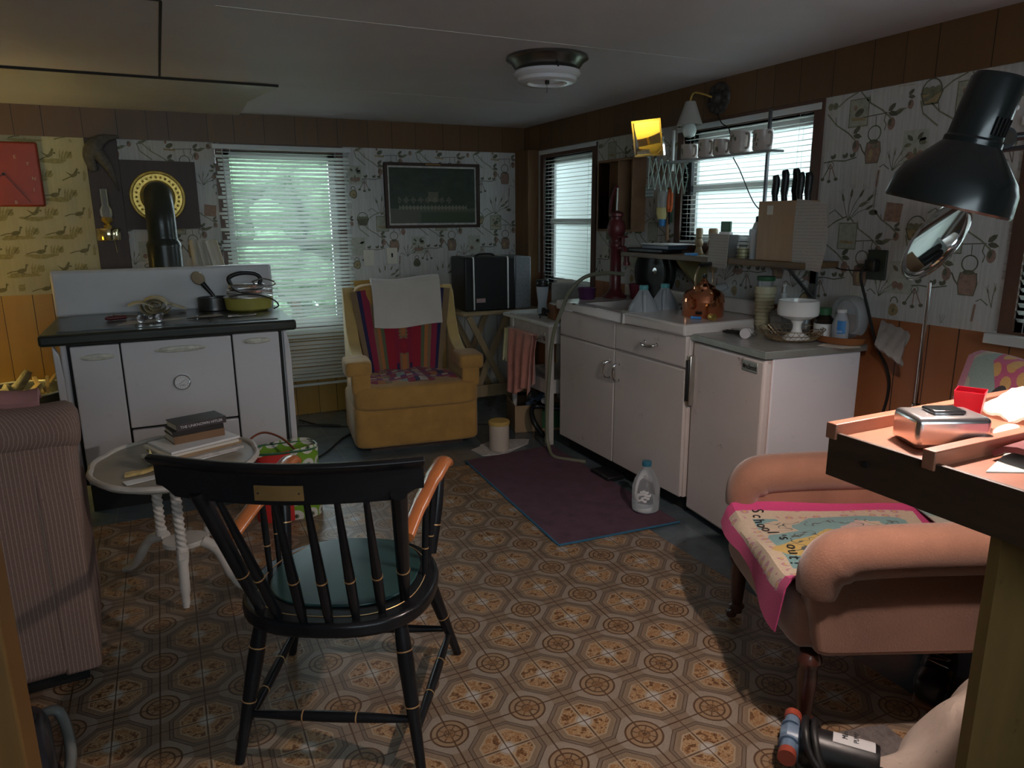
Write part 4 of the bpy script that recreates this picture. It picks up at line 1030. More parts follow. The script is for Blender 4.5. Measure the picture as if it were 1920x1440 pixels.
# ================= pie-crust side table =================
t = thing('side_table', 'round white scalloped-edge table on twisted columns behind the black chair', 'table', (-.03, 2.89, .0042))
rx, ry = .285, .325
def edge(a, k=1.0): w_ = 1+.018*abs(math.sin(a*6)); return (rx*k*w_*math.cos(a), ry*k*w_*math.sin(a))
b = MB(); b.prism([edge(2*math.pi*i/96, .985) for i in range(96)], .522, .540); b.build('tabletop', M['tabletop'], t, bev=.003)
b = MB(); b.tube([(*edge(2*math.pi*i/96), .538+.004*abs(math.sin(math.pi*i/8))) for i in range(97)], .011, 8, cap=False); b.build('scalloped_rim', M['greypaint'], t)
for i, (x, y) in enumerate(((-.015, -.16), (-.085, .07), (.09, .02))):
    b = MB(); n = 150; vs = []; fs = []; ns = 18
    for k in range(n+1):
        z = .22+.30*k/n; e_ = 1 if 12 < k < n-8 else 0
        for j in range(ns):
            a = 2*math.pi*j/ns; r = .0175+(.0024*math.sin(3*a+k*.56) if e_ else .004); vs.append((x+r*math.cos(a), y+r*math.sin(a), z))
    fs = [(k*ns+j, k*ns+(j+1) % ns, (k+1)*ns+(j+1) % ns, (k+1)*ns+j) for k in range(n) for j in range(ns)]
    b.add(vs, fs); b.build('twisted_column', M['greypaint'], t, ang=80)
MB().prism([(.0+.05*math.cos(a)+.035*math.cos(3*a), -.02+.08*math.sin(a)+.02*math.sin(3*a)) for a in [2*math.pi*i/36 for i in range(36)]], .205, .225).build('platform', M['greypaint'], t, bev=.004)
b = MB(); b.bx(-.028, -.0, -.19, -.13, .21, .235); b.build('column_block', M['greypaint'], t)
for (fx, fy), (sx, sy) in (((-.024, -.175), (-.015, -.15)), ((-.245, .27), (-.07, .06)), ((.21, .20), (.08, .03)), ((.19, -.12), (.06, -.06))):
    b = MB(); P0 = Vector((sx, sy, .215)); P1 = Vector((fx, fy, .012)); mid = P0.lerp(P1, .35)+Vector((0, 0, -.0)); 
    b.tube(crv([P0, P0.lerp(P1, .35)+Vector((0, 0, .035)), P0.lerp(P1, .72)+Vector((0, 0, -.01)), P1+(P0-P1)*.06+Vector((0, 0, -.004)), P1], 6), [.022]*6+[.019]*6+[.015]*6+[.012]*6+[.012], 10); b.build('leg', M['greypaint'], t)
# ================= black lamp over the counter =================
t = thing('desk_lamp', 'black bell-shaded swing-arm lamp lighting the wooden counter', 'lamp', (1.62, .36, .993))
def sh(prof, **k): return prof
AX = T(1.41, .934, 1.450) @ Matrix.Rotation(R(8), 4, Vector((.90, -.435, 0))) @ Matrix.Rotation(R(12), 4, Vector((.435, .90, 0))) @ Matrix.Scale(1.13, 4)
outer = [(.099, -.004), (.102, .0), (.098, .035), (.090, .052), (.060, .086), (.046, .102), (.046, .110), (.043, .114), (.041, .205), (.036, .214), (.0, .216)]
inner = [(.0, .19), (.036, .188), (.038, .10), (.056, .084), (.086, .05), (.094, .034), (.096, -.004)]
b = MB(); b.lathe(outer, 48, 0, AX, cap=False); b.build('lamp_shade', pbr('black_lamp_enamel', (.012, .016, .016), .22, var=.1), t, world=True, ang=30)
b = MB(); b.lathe(inner, 48, 0, AX, cap=False); b.build('shade_lining', pbr('white_shade_lining', (.8, .78, .75), .5, var=0), t, world=True)
b = MB()
for k in range(5):
    a = R(-75+k*11-180+60); b.bx(-.0012, .0012, -.0465, -.040, .120, .148, 0, AX @ RZ(-28+k*9))
b.build('vent_slot', M['blackgap'], t, world=True)
b = MB(); b.bx(.040, .060, -.012, .012, .10, .205, 0, AX); b.build('switch_housing', M['black'], t, world=True, bev=.004)
b = MB(); b.tube([AX @ Vector((.058, 0, .178)), AX @ Vector((.078, 0, .176))], .006, 10); b.build('switch', M['whitepaint'], t, world=True)
J = AX @ Vector((.075, -.0, .125))
b = MB(); d = Vector((-.435, -.9, 0)); b.cyl(J-d*.012, J+d*.014, .020, n=20); b.build('arm_joint', M['black'], t, world=True)
b = MB(); b.cyl(J+d*.014, J+d*.019, .013, n=20); b.build('joint_knob', M['chrome'], t, world=True)
b = MB(); E1 = Vector((1.85, .60, 1.62)); b.cyl(J, E1, .008, n=12); b.cyl(J+Vector((0, 0, -.022)), E1+Vector((0, 0, -.022)), .005, n=8); b.build('arm', M['black'], t, world=True)
b = MB(); b.cyl(E1, (1.66, .36, 1.05), .008, n=12); b.build('arm', M['black'], t, world=True)
b = MB(); b.lathe([(.085, 0), (.088, .01), (.06, .02), (.02, .026), (.016, .05), (0, .05)], 32, 0, T(1.66, .36, kz_(.9925))); b.build('base', M['black'], t, world=True)
b = MB(); b.lathe([(.0, .0), (.02, .004), (.028, .022), (.024, .045), (.014, .07), (.014, .09)], 20, 0, AX @ T(0, 0, .075)); b.build('bulb', pbr('bulb_glass', (.9, .85, .8), .3, var=0), t, world=True)
l = bpy.data.lights.new('lamp_light', 'POINT'); l.energy = LAMP_W; l.color = LAMP_COL; l.shadow_soft_size = .022
o = bpy.data.objects.new('lamp_light', l); o.location = AX @ Vector((0, 0, .045)); C.objects.link(o)
# ================= yellow-shaded lamp, beyond the left edge =================
t = thing('floor_lamp', 'tall lamp with a glowing yellow shade left of the wash tub', 'lamp', (-1.28, 4.75, 0))
b = MB(); b.lathe([(.13, 0), (.13, .015), (.03, .03), (.012, .06), (.012, .9), (.02, .92), (.01, .95)], 28); b.build('stand', M['brass'], t)
b = MB(); b.lathe([(.19, .84), (.12, 1.10), (.118, 1.10), (.188, .84)], 40, closed=True); b.build('lamp_shade', pbr('yellow_lamp_shade', (.85, .74, .34), .8, var=.05, transl=.5), t)
l = bpy.data.lights.new('yellow_lamp_light', 'POINT'); l.energy = TLAMP_W; l.color = TLAMP_COL; l.shadow_soft_size = .04
o = bpy.data.objects.new('yellow_lamp_light', l); o.location = (-1.28, 4.75, 1.0); C.objects.link(o)
# ================= helpers for small things =================
M['redpaint'] = pbr('dark_red_paint', (.095, .014, .018), .35, var=.2, vs=8)
M['copper'] = pbr('polished_copper', (.80, .33, .17), .14, 1, var=0)
M['milkglass'] = pbr('milk_glass', (.80, .80, .78), .12, var=0)
M['milky'] = clear('milky_plastic', (.66, .70, .74), .45, .3, .06)
M['clearpl'] = clear('clear_plastic', (.85, .87, .88), .10, .08, .03)
M['amber'] = pbr('amber_plastic', (.26, .10, .035), .2, var=.1, trans=.2)
M['cupplastic'] = pbr('cream_cups', (.66, .60, .40), .4, var=.05, transl=.2)
M['cyan'] = pbr('teal_cap', (.10, .36, .38), .4, var=0)
M['bluecap'] = pbr('blue_cap', (.03, .16, .24), .4, var=0)
M['wire'] = pbr('dull_wire', (.34, .26, .16), .35, .8, var=.2, vs=30)
M['mug'] = pbr('grey_stoneware', (.40, .35, .32), .3, var=.12, vs=20)
M['brown'] = pbr('brown_wood_box', (.22, .13, .07), .5, var=.25, vs=9)
M['blue'] = pbr('blue_plastic', (.05, .22, .52), .4, var=0)
M['yellow'] = pbr('yellow_plastic', (.62, .56, .25), .4, var=0)
M['green'] = pbr('green_plastic', (.03, .12, .05), .4, var=0)
M['orange'] = pbr('orange_grip', (.55, .10, .02), .45, var=0)
M['hose'] = pbr('grey_green_hose', (.16, .16, .11), .4, var=.15)
M['blackrub'] = pbr('black_cable', (.012, .012, .012), .5, var=0)
M['steel'] = pbr('brushed_steel', (.45, .45, .45), .35, 1, var=.1, vs=20)
M['whiteplastic'] = pbr('white_plastic', (.66, .66, .64), .4, var=.03)
def single(mb, name, mats, label, cat, group=None, bev=0, **k):
    o = mb.build(name, mats, None, bev=bev, **k); rebase(o); return tag(o, label, cat, group)
def L_(name, label, cat, loc, rz=0, group=None, rot=None): return thing(name, label, cat, loc, rz, group, rot)
def mugshape(r, h, m=0):
    b = MB(); b.lathe([(0, 0), (r*.9, 0), (r, .006), (r, h), (r*.93, h), (r*.90, .008), (0, .008)], 28, m); return b

# ================= back wall =================
t = L_('wall_clock', 'square red wall clock with small letters instead of numbers', 'clock', (-.80, YB, 1.713))
MB().bx(-.19, .19, -.03, 0, -.19, .19).build('clock_face', pbr('red_clock_face', (.26, .035, .015), .35, var=.18, vs=3), t, bev=.012, seg=3)
b = MB()
for ch, dx, dz in (('E', .067, .10), ('Y', .128, .062), ('N', .150, -.024), ('I', .142, -.09), ('B', .040, -.165)): b.text(ch, .028, T(dx, -.0305, dz) @ RX(90), 0, .0006)
b.build('letters', pbr('cream_letters', (.5, .38, .2), .5, var=0), t)
b = MB(); b.bar((-.006, -.036, 0.008), (.115, -.036, -.165), .006, .002, 0); b.build('hand', M['black'], t)
b = MB(); b.bar((0, -.038, 0), (-.07, -.038, -.05), .008, .002, 0); b.cyl((0, -.03, 0), (0, -.042, 0), .008); b.build('hand', M['black'], t)

def picmat():
    m, nt, b = newmat('group_photograph'); tc = nt.nodes.new('ShaderNodeTexCoord'); sp = nt.nodes.new('ShaderNodeSeparateXYZ'); nt.links.new(tc.outputs['UV'], sp.inputs[0])
    u, v = N(nt, sp.outputs[0]), N(nt, sp.outputs[1]); n1 = noise(nt, tc.outputs['UV'], 9, 4); n2 = noise(nt, tc.outputs['UV'], 60, 3)
    col = mix(nt, n1, (.012, .022, .016), (.06, .08, .055)); col = mix(nt, v.lt(.27), col, (.10, .10, .075)); col = mix(nt, v.lt(.20)*(u.gt(.35)), col, (.055, .075, .045))
    q = (u*24).fr()-.5; row = ((v-.285)/.055).abs()+(q*1.5).abs(); body = row.lt(.9)*(u.gt(.10))*(u.lt(.9))
    col = mix(nt, body*.7, col, (.26, .24, .19)); q2 = (u*12+.3).fr()-.5; hb = (((v-.42)/.09).abs()+(q2*1.6).abs()).lt(.75)*(u.gt(.09))*(u.lt(.72))*(n2.gt(.45))
    col = mix(nt, hb*.6, col, (.20, .17, .13)); col = mix(nt, (((u-.50)/.06).abs().max(((v-.48)/.09).abs())).lt(1)*.5, col, (.22, .19, .14))
    nt.links.new(col, b.inputs['Base Color']); b.inputs['Roughness'].default_value = .3; return m
t = L_('picture_frame', 'dark framed old group photograph hanging on the back wall', 'picture', (1.93, YB, 1.365))
b = MB()
for a, c, d, e in ((-.383, .383, 0, .022), (-.383, .383, .458, .48), (-.383, -.358, .022, .458), (.358, .383, .022, .458)): b.bx(a, c, -.025, 0, d, e)
b.build('frame', M['darkwood'], t, bev=.003)
b = MB(); b.bx(-.36, .36, -.010, -.002, .02, .46, 0)
b.build('mount', M['newsprint'], t); b = MB(); b.grid(1, 1, lambda u, v: (-.345+.69*u, -.0115, .036+.408*v)); b.build('photograph', picmat(), t)
b = MB(); b.bx(-.06, .06, -.028, -.024, .464, .474); b.build('title_plate', M['brassplate'], t)
t = L_('light_switch', 'cream switch plate on the back wall below the picture', 'switch', (1.406, YB, 1.09)); MB().bx(-.04, .04, -.006, 0, 0, .12).build('plate', M['paper'], t, bev=.002); MB().bx(-.006, .006, -.014, -.005, .05, .07).build('toggle', M['paper'], t)
t = L_('wall_socket', 'cream wall plate with dark hole, right of the switch plate', 'switch', (1.585, YB, 1.10)); MB().bx(-.042, .042, -.006, 0, 0, .12).build('plate', M['paper'], t, bev=.002); MB().bx(-.006, .006, -.008, -.005, .05, .08).build('slot', M['blackgap'], t)
b = MB(); b.tube(crv([(-.32, YB-.06, 1.74), (-.335, YB-.07, 1.82), (-.30, YB-.075, 1.89), (-.25, YB-.075, 1.93), (-.19, YB-.07, 1.945), (-.16, YB-.07, 1.95)], 5), [.022, .025, .028, .03, .033, .038, .042, .046, .048, .05, .05, .046, .042, .038, .034, .03, .026, .022, .018, .016, .014, .012, .010, .008, .006, .003][:26], 12)
b.tube(crv([(-.30, YB-.075, 1.86), (-.25, YB-.07, 1.78), (-.22, YB-.06, 1.70), (-.20, YB-.05, 1.62)], 5), [.04, .038, .036, .034, .032, .03, .027, .024, .021, .018, .015, .012, .010, .008, .006, .004], 10)
single(b, 'wall_ornament', pbr('weathered_grey_horn', (.075, .065, .055), .7, var=.5, vs=40, bmp=.8, bs=60, bd=.006), 'dark gnarled hooked ornament high on the dark board left of the flue', 'ornament', ang=80)
t = L_('oil_lamp', 'brass oil lamp with glass chimney on the dark board beside the flue', 'lamp', (-.285, YB-.10, 1.315)); t.scale = (1.12, 1.12, 1.05)
b = MB(); b.lathe([(0, 0), (.058, 0), (.060, .004), (.060, .066), (.058, .07), (.025, .074), (0, .074)], 32); b.build('brass_font', pbr('bright_brass', (.72, .62, .38), .15, 1, var=.05), t)
b = MB(); b.lathe([(.018, .07), (.022, .085), (.010, .095), (.026, .11), (.030, .125), (.018, .14)], 24); b.build('burner', M['brass'], t)
b = MB(); b.lathe([(.024, .13), (.030, .15), (.030, .18), (.018, .205), (.018, .30)], 24, cap=False); b.build('glass_chimney', M['clearpl'], t)
b = MB(); b.tube([(0, .02, .02), (0, .085, .02)], .006); b.tube([(.02, .06, .02), (.03, .075, -.12)], .001, 5); b.build('bracket', M['brass'], t)
b = MB()
for k, (x0, x1) in enumerate(((.175, .235), (.225, .285), (.275, .345))):
    b.grid(6, 12, lambda u, v, x0=x0, x1=x1, k=k: (x0+(x1-x0)*u+.05*v*(.3+k*.4), YB-.055-.02*math.sin(u*5+k)-.012*k, 1.30-.26*v+.01*math.sin(u*3)), k % 2, None, -.006)
single(b, 'dish_towel', [M['paper'], M['towelwhite']], 'bunch of cream cloths hanging left of the wide window', 'towel')
t = L_('scissors', 'small steel scissors hanging at the top left corner of the wide window', 'scissors', (.385, YB-.072, 1.80))
b = MB(); b.bar((0, 0, 0), (.006, 0, .10), .006, .002); b.bar((.006, -.002, 0), (.0, -.002, .10), .006, .002); b.build('blades', M['chrome'], t)
for dx in (-.014, .022):
    b = MB(); b.tube([(dx+.014*math.cos(a), 0, .115+.018*math.sin(a)) for a in [i*.4 for i in range(17)]], .0022, 6); b.build('finger_loop', M['chrome'], t)

# ================= on the stove (top z .9265) =================
zt = .9267
b = MB(); sp_ = [(.018+.0028*k*.9)*1 for k in range(40)]
pts = []
for k in range(64):
    a = k*.30; r = .010+.0022*k*.30*1.25; pts.append((r*1.35*math.cos(a), r*math.sin(a)*.9))
W_ = .10
vs = []; fs = []
for i, (x, z) in enumerate(pts):
    q = .008*math.sin(i*.7); vs += [(x, -.08+q, z), (x+.01, .06+q, z+.008)]
fs = [(2*i, 2*i+1, 2*i+3, 2*i+2) for i in range(len(pts)-1)]
M_ = T(-.065, 4.44, zt+.0455); b.add(vs, fs, 0, M_)
b.grid(14, 6, lambda u, v: (-.19+.12*u, 4.38+.12*v, zt+.03+.035*math.sin(u*2.2+.6)+.008*math.sin(v*5)), 0, None, -.006)
b.grid(10, 6, lambda u, v: (-.03+.12*u, 4.47+.06*v, zt+.062-.05*u+.006*math.sin(v*6)), 0, None, -.006)
single(b, 'rolled_cloth', pbr('cream_yellow_cloth', (.62, .55, .38), .9, var=.2, vs=10, bmp=.5, bs=160), 'rolled cream cloth on the stove top', 'cloth', merge=False)
t = L_('opera_glasses', 'small black twin-barrel binoculars on the paper on the stove', 'binoculars', (-.082, 4.10, zt+.0015), R(-5))
for s in (-1, 1):
    b = MB(); b.lathe([(.020, -.03), (.021, -.02), (.017, 0), (.016, .03), (0, .03)], 20, 0, T(s*.042, 0, .021) @ RX(90)); b.lathe([(0, -.0302), (.015, -.0302)], 20, 0, T(s*.042, -.0, .021) @ RX(-90)); b.lathe([(.015, .0305), (.02, .031), (.02, .028)], 20, 1, T(s*.042, 0, .021) @ RX(90)); b.build('barrel', [M['black'], M['chrome']], t)
b = MB(); b.bx(-.03, .03, -.012, .012, .015, .03); b.lathe([(0, -.016), (.010, -.016), (.010, .014), (0, .014)], 14, 1, T(0, 0, .024) @ RX(90)); b.build('bridge', [M['black'], M['chrome']], t)
b = MB(); b.prism([(-.235, 4.03), (.075, 4.12), (.09, 4.19), (-.19, 4.17)], zt, zt+.001); single(b, 'newspaper_sheet', M['newsprint'], 'printed paper sheet lying on the stove top under the binoculars', 'paper')
t = L_('screwdriver', 'red-handled screwdriver lying on the left of the stove top', 'screwdriver', (-.20, 4.26, zt), R(12))
b = MB(); b.tube([(-.10, 0, .012), (-.08, 0, .012), (.0, 0, .012)], [.006, .012, .010], 12); b.build('handle', M['redpaint'], t); b = MB(); b.cyl((0, 0, .012), (.14, 0, .008), .003, n=8); b.cyl((-.06, .02, .024), (.06, .025, .012), .004, n=8); b.build('shaft', M['chrome'], t)
def pliers(name, label, loc, rz, mh, L=.17):
    t = L_(name, label, 'pliers', loc, rz)
    for s in (-1, 1):
        b = MB(); b.tube(crv([(0, 0, .008), (.03, s*.014, .008), (.08, s*.020, .008), (L*.75, s*.012, .008)], 4), .006, 8); b.build('handle', mh, t)
    b = MB(); b.tube([(.01, 0, .008), (0, 0, .008), (-.05, 0, .006)], [.012, .013, .004], 10, flat=.6); b.cyl((0, 0, -.0), (0, 0, .015), .008, n=12); b.build('jaws', M['steel'], t)
pliers('pliers', 'chrome pliers on the stove top right of the printed paper', (.135, 4.10, zt), R(8), M['chrome'])
b = MB(); b.tube([(-.07, 0, .009), (-.02, 0, .009), (-.015, 0, .006), (.06, .01, .006), (.075, .012, .009)], [.009, .009, .004, .004, .007], 10, 0); b.M = Matrix.Identity(4)
o = b.build('socket_wrench', M['steel']); o.location = (.355, 4.06, zt); o.rotation_euler = (0, 0, R(6)); tag(o, 'steel ratchet wrench on the stove top before the yellow pan', 'wrench')
b = MB(); b.lathe([(0, .0), (.082, 0), (.086, .004), (.086, .072), (.082, .074), (.080, .01), (0, .008)], 36); o = b.build('cake_tin', pbr('dark_tin', (.09, .09, .09), .35, .8, var=.3, vs=20)); o.location = (.245, 4.48, zt); tag(o, 'small round dark metal tin on the stove against the splashback', 'tin')
t = L_('saucepan', 'yellow enamel pan carrying a flat iron on the right of the stove', 'saucepan', (.425, 4.36, zt))
b = MB(); b.lathe([(0, 0), (.10, 0), (.118, .012), (.125, .075), (.121, .077), (.112, .016), (0, .010)], 40, 0, None, 1.05, .85); b.build('bowl', pbr('yellow_enamel', (.34, .30, .07), .25, var=.12, vs=8), t)
b = MB(); b.lathe([(.122, .0765), (.129, .0765), (.129, .081), (.124, .082), (.10, .088), (.03, .095), (0, .096)], 40, 0, None, 1.04, .85); b.build('lid', M['dullchrome'], t)
t = L_('flat_iron', 'black and chrome electric iron lying on the yellow pan', 'iron', (.43, 4.36, zt+.097), R(-4))
b = MB(); b.prism([(-.12, -.045), (.04, -.05), (.13, 0), (.04, .05), (-.12, .045)], 0, .022); b.build('soleplate', M['chrome'], t, bev=.006, seg=3)
b = MB(); b.prism([(-.11, -.038), (.03, -.04), (.10, 0), (.03, .04), (-.11, .038)], .022, .055); b.build('body', M['chrome'], t, bev=.014, seg=3)
b = MB(); b.tube(crv([(-.09, 0, .05), (-.10, 0, .09), (-.04, 0, .115), (.04, 0, .11), (.07, 0, .08), (.06, 0, .05)], 5), .012, 12); b.build('handle', M['black'], t)
b = MB(); b.tube(crv([(.02, -.07, .07), (.08, -.07, .085), (.14, -.065, .065), (.13, -.06, .045), (.05, -.06, .045), (.02, -.07, .07)], 5), .004, 8); b.build('loop', M['chrome'], t)
b = MB(); b.tube(crv([(-.10, 0, .06), (-.06, -.10, .02), (.06, -.12, -.005), (.13, -.05, -.04), (.155, -.03, -.075), (.13, .0, -.095)], 6), .004, 8); b.build('cable', M['blackrub'], t)
t = L_('wooden_brush', 'wooden-backed brush leaning behind the iron on the stove', 'brush', (.25, 4.50, zt+.0765), 0, None, (R(-10), R(-35), 0))
b = MB(); b.lathe([(0, -.012), (.030, -.010), (.034, 0), (.030, .010), (0, .012)], 24, 0, T(0, 0, .13) @ RX(90), 1, 1.25); b.build('head', M['palewood'], t); b = MB(); b.tube([(0, 0, .0), (0, 0, .095)], [.010, .016], 10); b.build('handle', M['black'], t)

# ================= wash tub with kindling =================
t = L_('wash_tub', 'round black-lined metal tub full of kindling left of the stove', 'tub', (-.83, 4.86, 0))
b = MB(); b.lathe([(0, 0), (.215, 0), (.26, .47), (.268, .475), (.268, .485), (.258, .485), (.25, .47), (.20, .02), (0, .02)], 48); b.build('body', pbr('galvanised_tub', (.05, .05, .045), .4, .5, var=.3), t)
b = MB(); b.tube([(.264*math.cos(a), .264*math.sin(a), .483) for a in [2*math.pi*i/48 for i in range(49)]], .007, 8, cap=False); b.build('rim', pbr('pale_rim', (.45, .42, .32), .4, .4, var=.2), t)
M['kindling'] = wood('split_kindling', (.38, .24, .08), (.58, .42, .20), .7, 4, (3, 12, 12)); M['bark'] = pbr('mossy_branch', (.16, .13, .07), .9, var=.5, vs=30, bmp=.9, bs=50, bd=.006)
sticks = [(-.14, -.02, .30, 25, 15, .04), (-.05, .05, .30, -30, 8, .035), (.06, -.08, .28, 70, 20, .03), (.12, .02, .24, 110, 35, .022), (.15, .08, .22, 60, 40, .02), (.0, -.12, .30, 10, 5, .04), (-.10, .10, .26, 150, 12, .03), (.17, -.03, .2, 95, 50, .018), (.02, .14, .26, 170, 10, .03)]
st0 = []
lbs = ['flat pale kindling stick at the left side of the tub', 'kindling stick across the middle of the tub', 'kindling stick at the front of the tub', 'thin kindling stick right of the mossy branch', 'thin kindling stick against the right rim of the tub', 'wide kindling board at the front left of the tub', 'kindling piece at the back left of the tub', 'steep thin kindling stick at the right rim', 'kindling piece at the back of the tub']
for (x, y, L, rz, tl, w_), lb in zip(sticks, lbs):
    b = MB(); b.bx(-L/2, L/2, -w_/2, w_/2, -.008, .008); o = b.build('kindling_stick', M['kindling'], None, bev=.002); o.location = (-.83+x*.9, 4.86+y*.9, .432+L/2*math.sin(R(tl))*.6); o.rotation_euler = (0, -R(tl)*.8, R(rz)); tag(o, lb, 'firewood', 'kindling in the wash tub')
b = MB(); b.tube(crv([(-.93, 4.76, .46), (-.88, 4.78, .49), (-.83, 4.80, .50), (-.78, 4.80, .56), (-.755, 4.81, .60)], 4), [.03, .033, .045, .03, .028, .05, .045, .036, .032, .03, .028, .027, .026, .026, .025, .02, .024][:17], 12)
single(b, 'branch', M['bark'], 'thick mossy branch sticking up out of the wash tub', 'firewood', ang=70)

# ================= side table things (top z .5462) =================
tz = .5462
def book(name, label, cx, cy, z, w_, d, h, rz, cover, title=None, group=None, pages=True):
    t = L_(name, label, 'book', (cx, cy, z), R(rz), group)
    b = MB(); b.bx(-w_/2, w_/2, -d/2, d/2, 0, .002); b.bx(-w_/2, w_/2, -d/2, d/2, h-.002, h); b.bx(-w_/2, w_/2, -d/2, -d/2+.002, .002, h-.002); b.build('cover', cover, t)
    b = MB(); b.bx(-w_/2+.003, w_/2-.003, -d/2+.002, d/2-.003, .002, h-.002); b.build('pages', M['paper'], t)
    if title: b = MB(); b.text(title, min(h*.6, .0145), T(0, -d/2-.0004, h/2) @ RX(90), 0, .0002); b.build('title', M['paperwhite'], t)
    return t
M['bk1'] = pbr('dark_book_cover', (.035, .03, .03), .4, var=.5, vs=20); M['bk2'] = pbr('brown_book_cover', (.16, .09, .045), .5, var=.2); M['bk3'] = pbr('black_book_cover', (.02, .018, .017), .4, var=.2)
G = 'stack of books and magazines on the side table'
z = tz
mags = [(.00, 2.93, .28, .21, .012, 24, 'paperwhite', 'white magazine at the very bottom of the stack on the side table'), (.02, 2.92, .29, .21, .010, 21, 'newsprint', 'grey magazine second from the bottom of the stack'), (.02, 2.94, .28, .20, .014, 26, 'cardboard', 'tan folder in the middle of the magazine stack'), (.01, 2.93, .28, .21, .010, 22, 'paper', 'cream magazine directly above the tan folder'), (.02, 2.94, .27, .20, .008, 24, 'paperwhite', 'white magazine on top of the magazines, right under the books')]
for cx, cy, w_, d, h, rz, mt, lb in mags:
    b = MB(); b.bx(-w_/2, w_/2, -d/2, d/2, 0, h); o = b.build('magazine', M[mt], None, bev=.001); o.location = (cx+.02, cy, z); o.rotation_euler = (0, 0, R(rz)); tag(o, lb, 'magazine', G); z += h+.0004
book('book', 'thick brown book at the bottom of the three books on the magazines', .045, 2.97, z, .19, .12, .030, 16, M['bk2'], None, G); z += .0304
book('book', 'black paperback with white spine lettering in the middle of the three books', .045, 2.97, z, .19, .115, .018, 14, M['bk3'], 'SECOND WORLD WAR HISTORY'[:0] or None, G); z += .0184
book('book', 'dark paperback reading THE UNKNOWN HITLER on the top of the stack', .055, 2.975, z, .19, .115, .026, 18, M['bk1'], 'THE UNKNOWN HITLER', G); z += .0264
b = MB(); b.grid(6, 4, lambda u, v: (-.20+.11*u, 2.74+.07*v+.02*u, tz+.002+.035*max(0, u-.5)**1.5+.004*math.sin(v*5)), 0, None, -.001); b.grid(5, 4, lambda u, v: (-.095-.02*v, 2.765+.075*u, tz+.003+.065*v), 1, None, -.001)
single(b, 'greeting_card', [pbr('yellow_flower_card', (.55, .38, .16), .6, var=.6, vs=30), pbr('yellow_card_inside', (.62, .55, .25), .6, var=.2, vs=20)], 'open flower-patterned greeting card at the left of the side table', 'card', merge=False)
b = MB(); b.prism([(-.19, 2.655), (-.08, 2.69), (-.09, 2.73), (-.205, 2.70)], tz, tz+.0015); single(b, 'envelope', M['paperwhite'], 'white envelope lying flat near the front of the side table', 'envelope')
b = MB(); b.prism([(-.13, 2.86), (-.03, 2.80), (-.02, 2.83), (-.12, 2.90)], tz, tz+.012); single(b, 'pamphlet', M['motif4'], 'green pamphlet between the card and the magazine stack', 'pamphlet')
# tote bag
def tote_mat():
    m, nt, b = newmat('tomato_print_bag'); v_, x, y, z_ = coords(nt)
    q = x+y; u = ((q)/.085+.25).fr()-.5; w_ = (z_/.085+.3).fr()-.5; r = (u*u*.8+w_*w_*1.2).sqrt(); th = (u*u).max(w_*w_)
    col = mix(nt, r.lt(.40), (.16, .34, .02), (.62, .62, .56)); star = (((u.abs()).lt(.03)).max(w_.abs().lt(.03)).max((u-w_).abs().lt(.04)).max((u+w_).abs().lt(.04)))*(r.lt(.16))
    col = mix(nt, star, col, (.03, .05, .02)); col = mix(nt, q.lt(-.07), col, (.55, .025, .02)); n1 = noise(nt, v_, 200, 2)
    nt.links.new(col, b.inputs['Base Color']); b.inputs['Roughness'].default_value = .6; return m
t = L_('tote_bag', 'green tote bag with white tomato print and red side beside the stove', 'bag', (.445, 3.47, 0.0042), R(-4))
b = MB(); b.grid(40, 14, lambda u, v: (.155*math.copysign(abs(math.cos(u*6.2832))**.6, math.cos(u*6.2832))*(1-.06*v)+.006*math.sin(v*9+u*12), .085*math.copysign(abs(math.sin(u*6.2832))**.6, math.sin(u*6.2832)), v*(.345+.02*math.sin(u*9))), 0, None, .004)
b.build('bag_body', tote_mat(), t); b = MB(); b.tube(crv([(-.15, -.04, .34), (-.17, -.03, .40), (-.10, -.02, .44), (-.02, -.03, .41), (.04, -.04, .345)], 6), .016, 8, flat=.25)
b.build('strap', ramp_u('bag_strap_print', [(0, (.4, .1, .03)), (1.1, (.4, .1, .03))]), t); b = MB(); b.tube([(.155*math.copysign(abs(math.cos(a))**.6, math.cos(a))*.94, .085*math.copysign(abs(math.sin(a))**.6, math.sin(a)), .347) for a in [2*math.pi*i/40 for i in range(41)]], .006, 6, cap=False); b.build('hem', M['green'], t)

# ================= near the folding table, kitchen table =================
kz = .7925
t = L_('travel_tumbler', 'translucent white tumbler with black lid on the kitchen table', 'tumbler', (2.33, 4.335, kz))
b = MB(); b.lathe([(0, 0), (.032, 0), (.036, .01), (.030, .07), (.042, .16), (.043, .185)], 28); b.build('cup', pbr('frosted_plastic', (.55, .60, .66), .25, var=.05, transl=.3), t); b = MB(); b.lathe([(.044, .183), (.047, .19), (.045, .205), (.043, .208), (.043, .225), (.038, .23), (0, .23)], 28); b.build('lid', M['black'], t)
t = L_('wooden_box', 'brown wooden cube box with a black knob at the right end of the kitchen table', 'box', (2.26, 3.985, kz), R(-8))
MB().bx(-.055, .055, -.06, .06, 0, .10).build('body', pbr('warm_wood_box', (.20, .085, .035), .4, var=.2, vs=7), t, bev=.003); MB().bx(-.045, .045, -.05, .05, .10, .108).build('tray', M['milkglass'], t, bev=.002)
b = MB(); b.lathe([(0, 0), (.012, 0), (.012, .02), (.022, .024), (.024, .04), (0, .045)], 18, 0, T(-.055, .035, .055) @ RY(-90)); b.build('knob', M['black'], t)
t = L_('napkin_holder', 'grey notebooks and cards standing upright behind the wooden box', 'stationery', (2.42, 4.18, kz), R(-25))
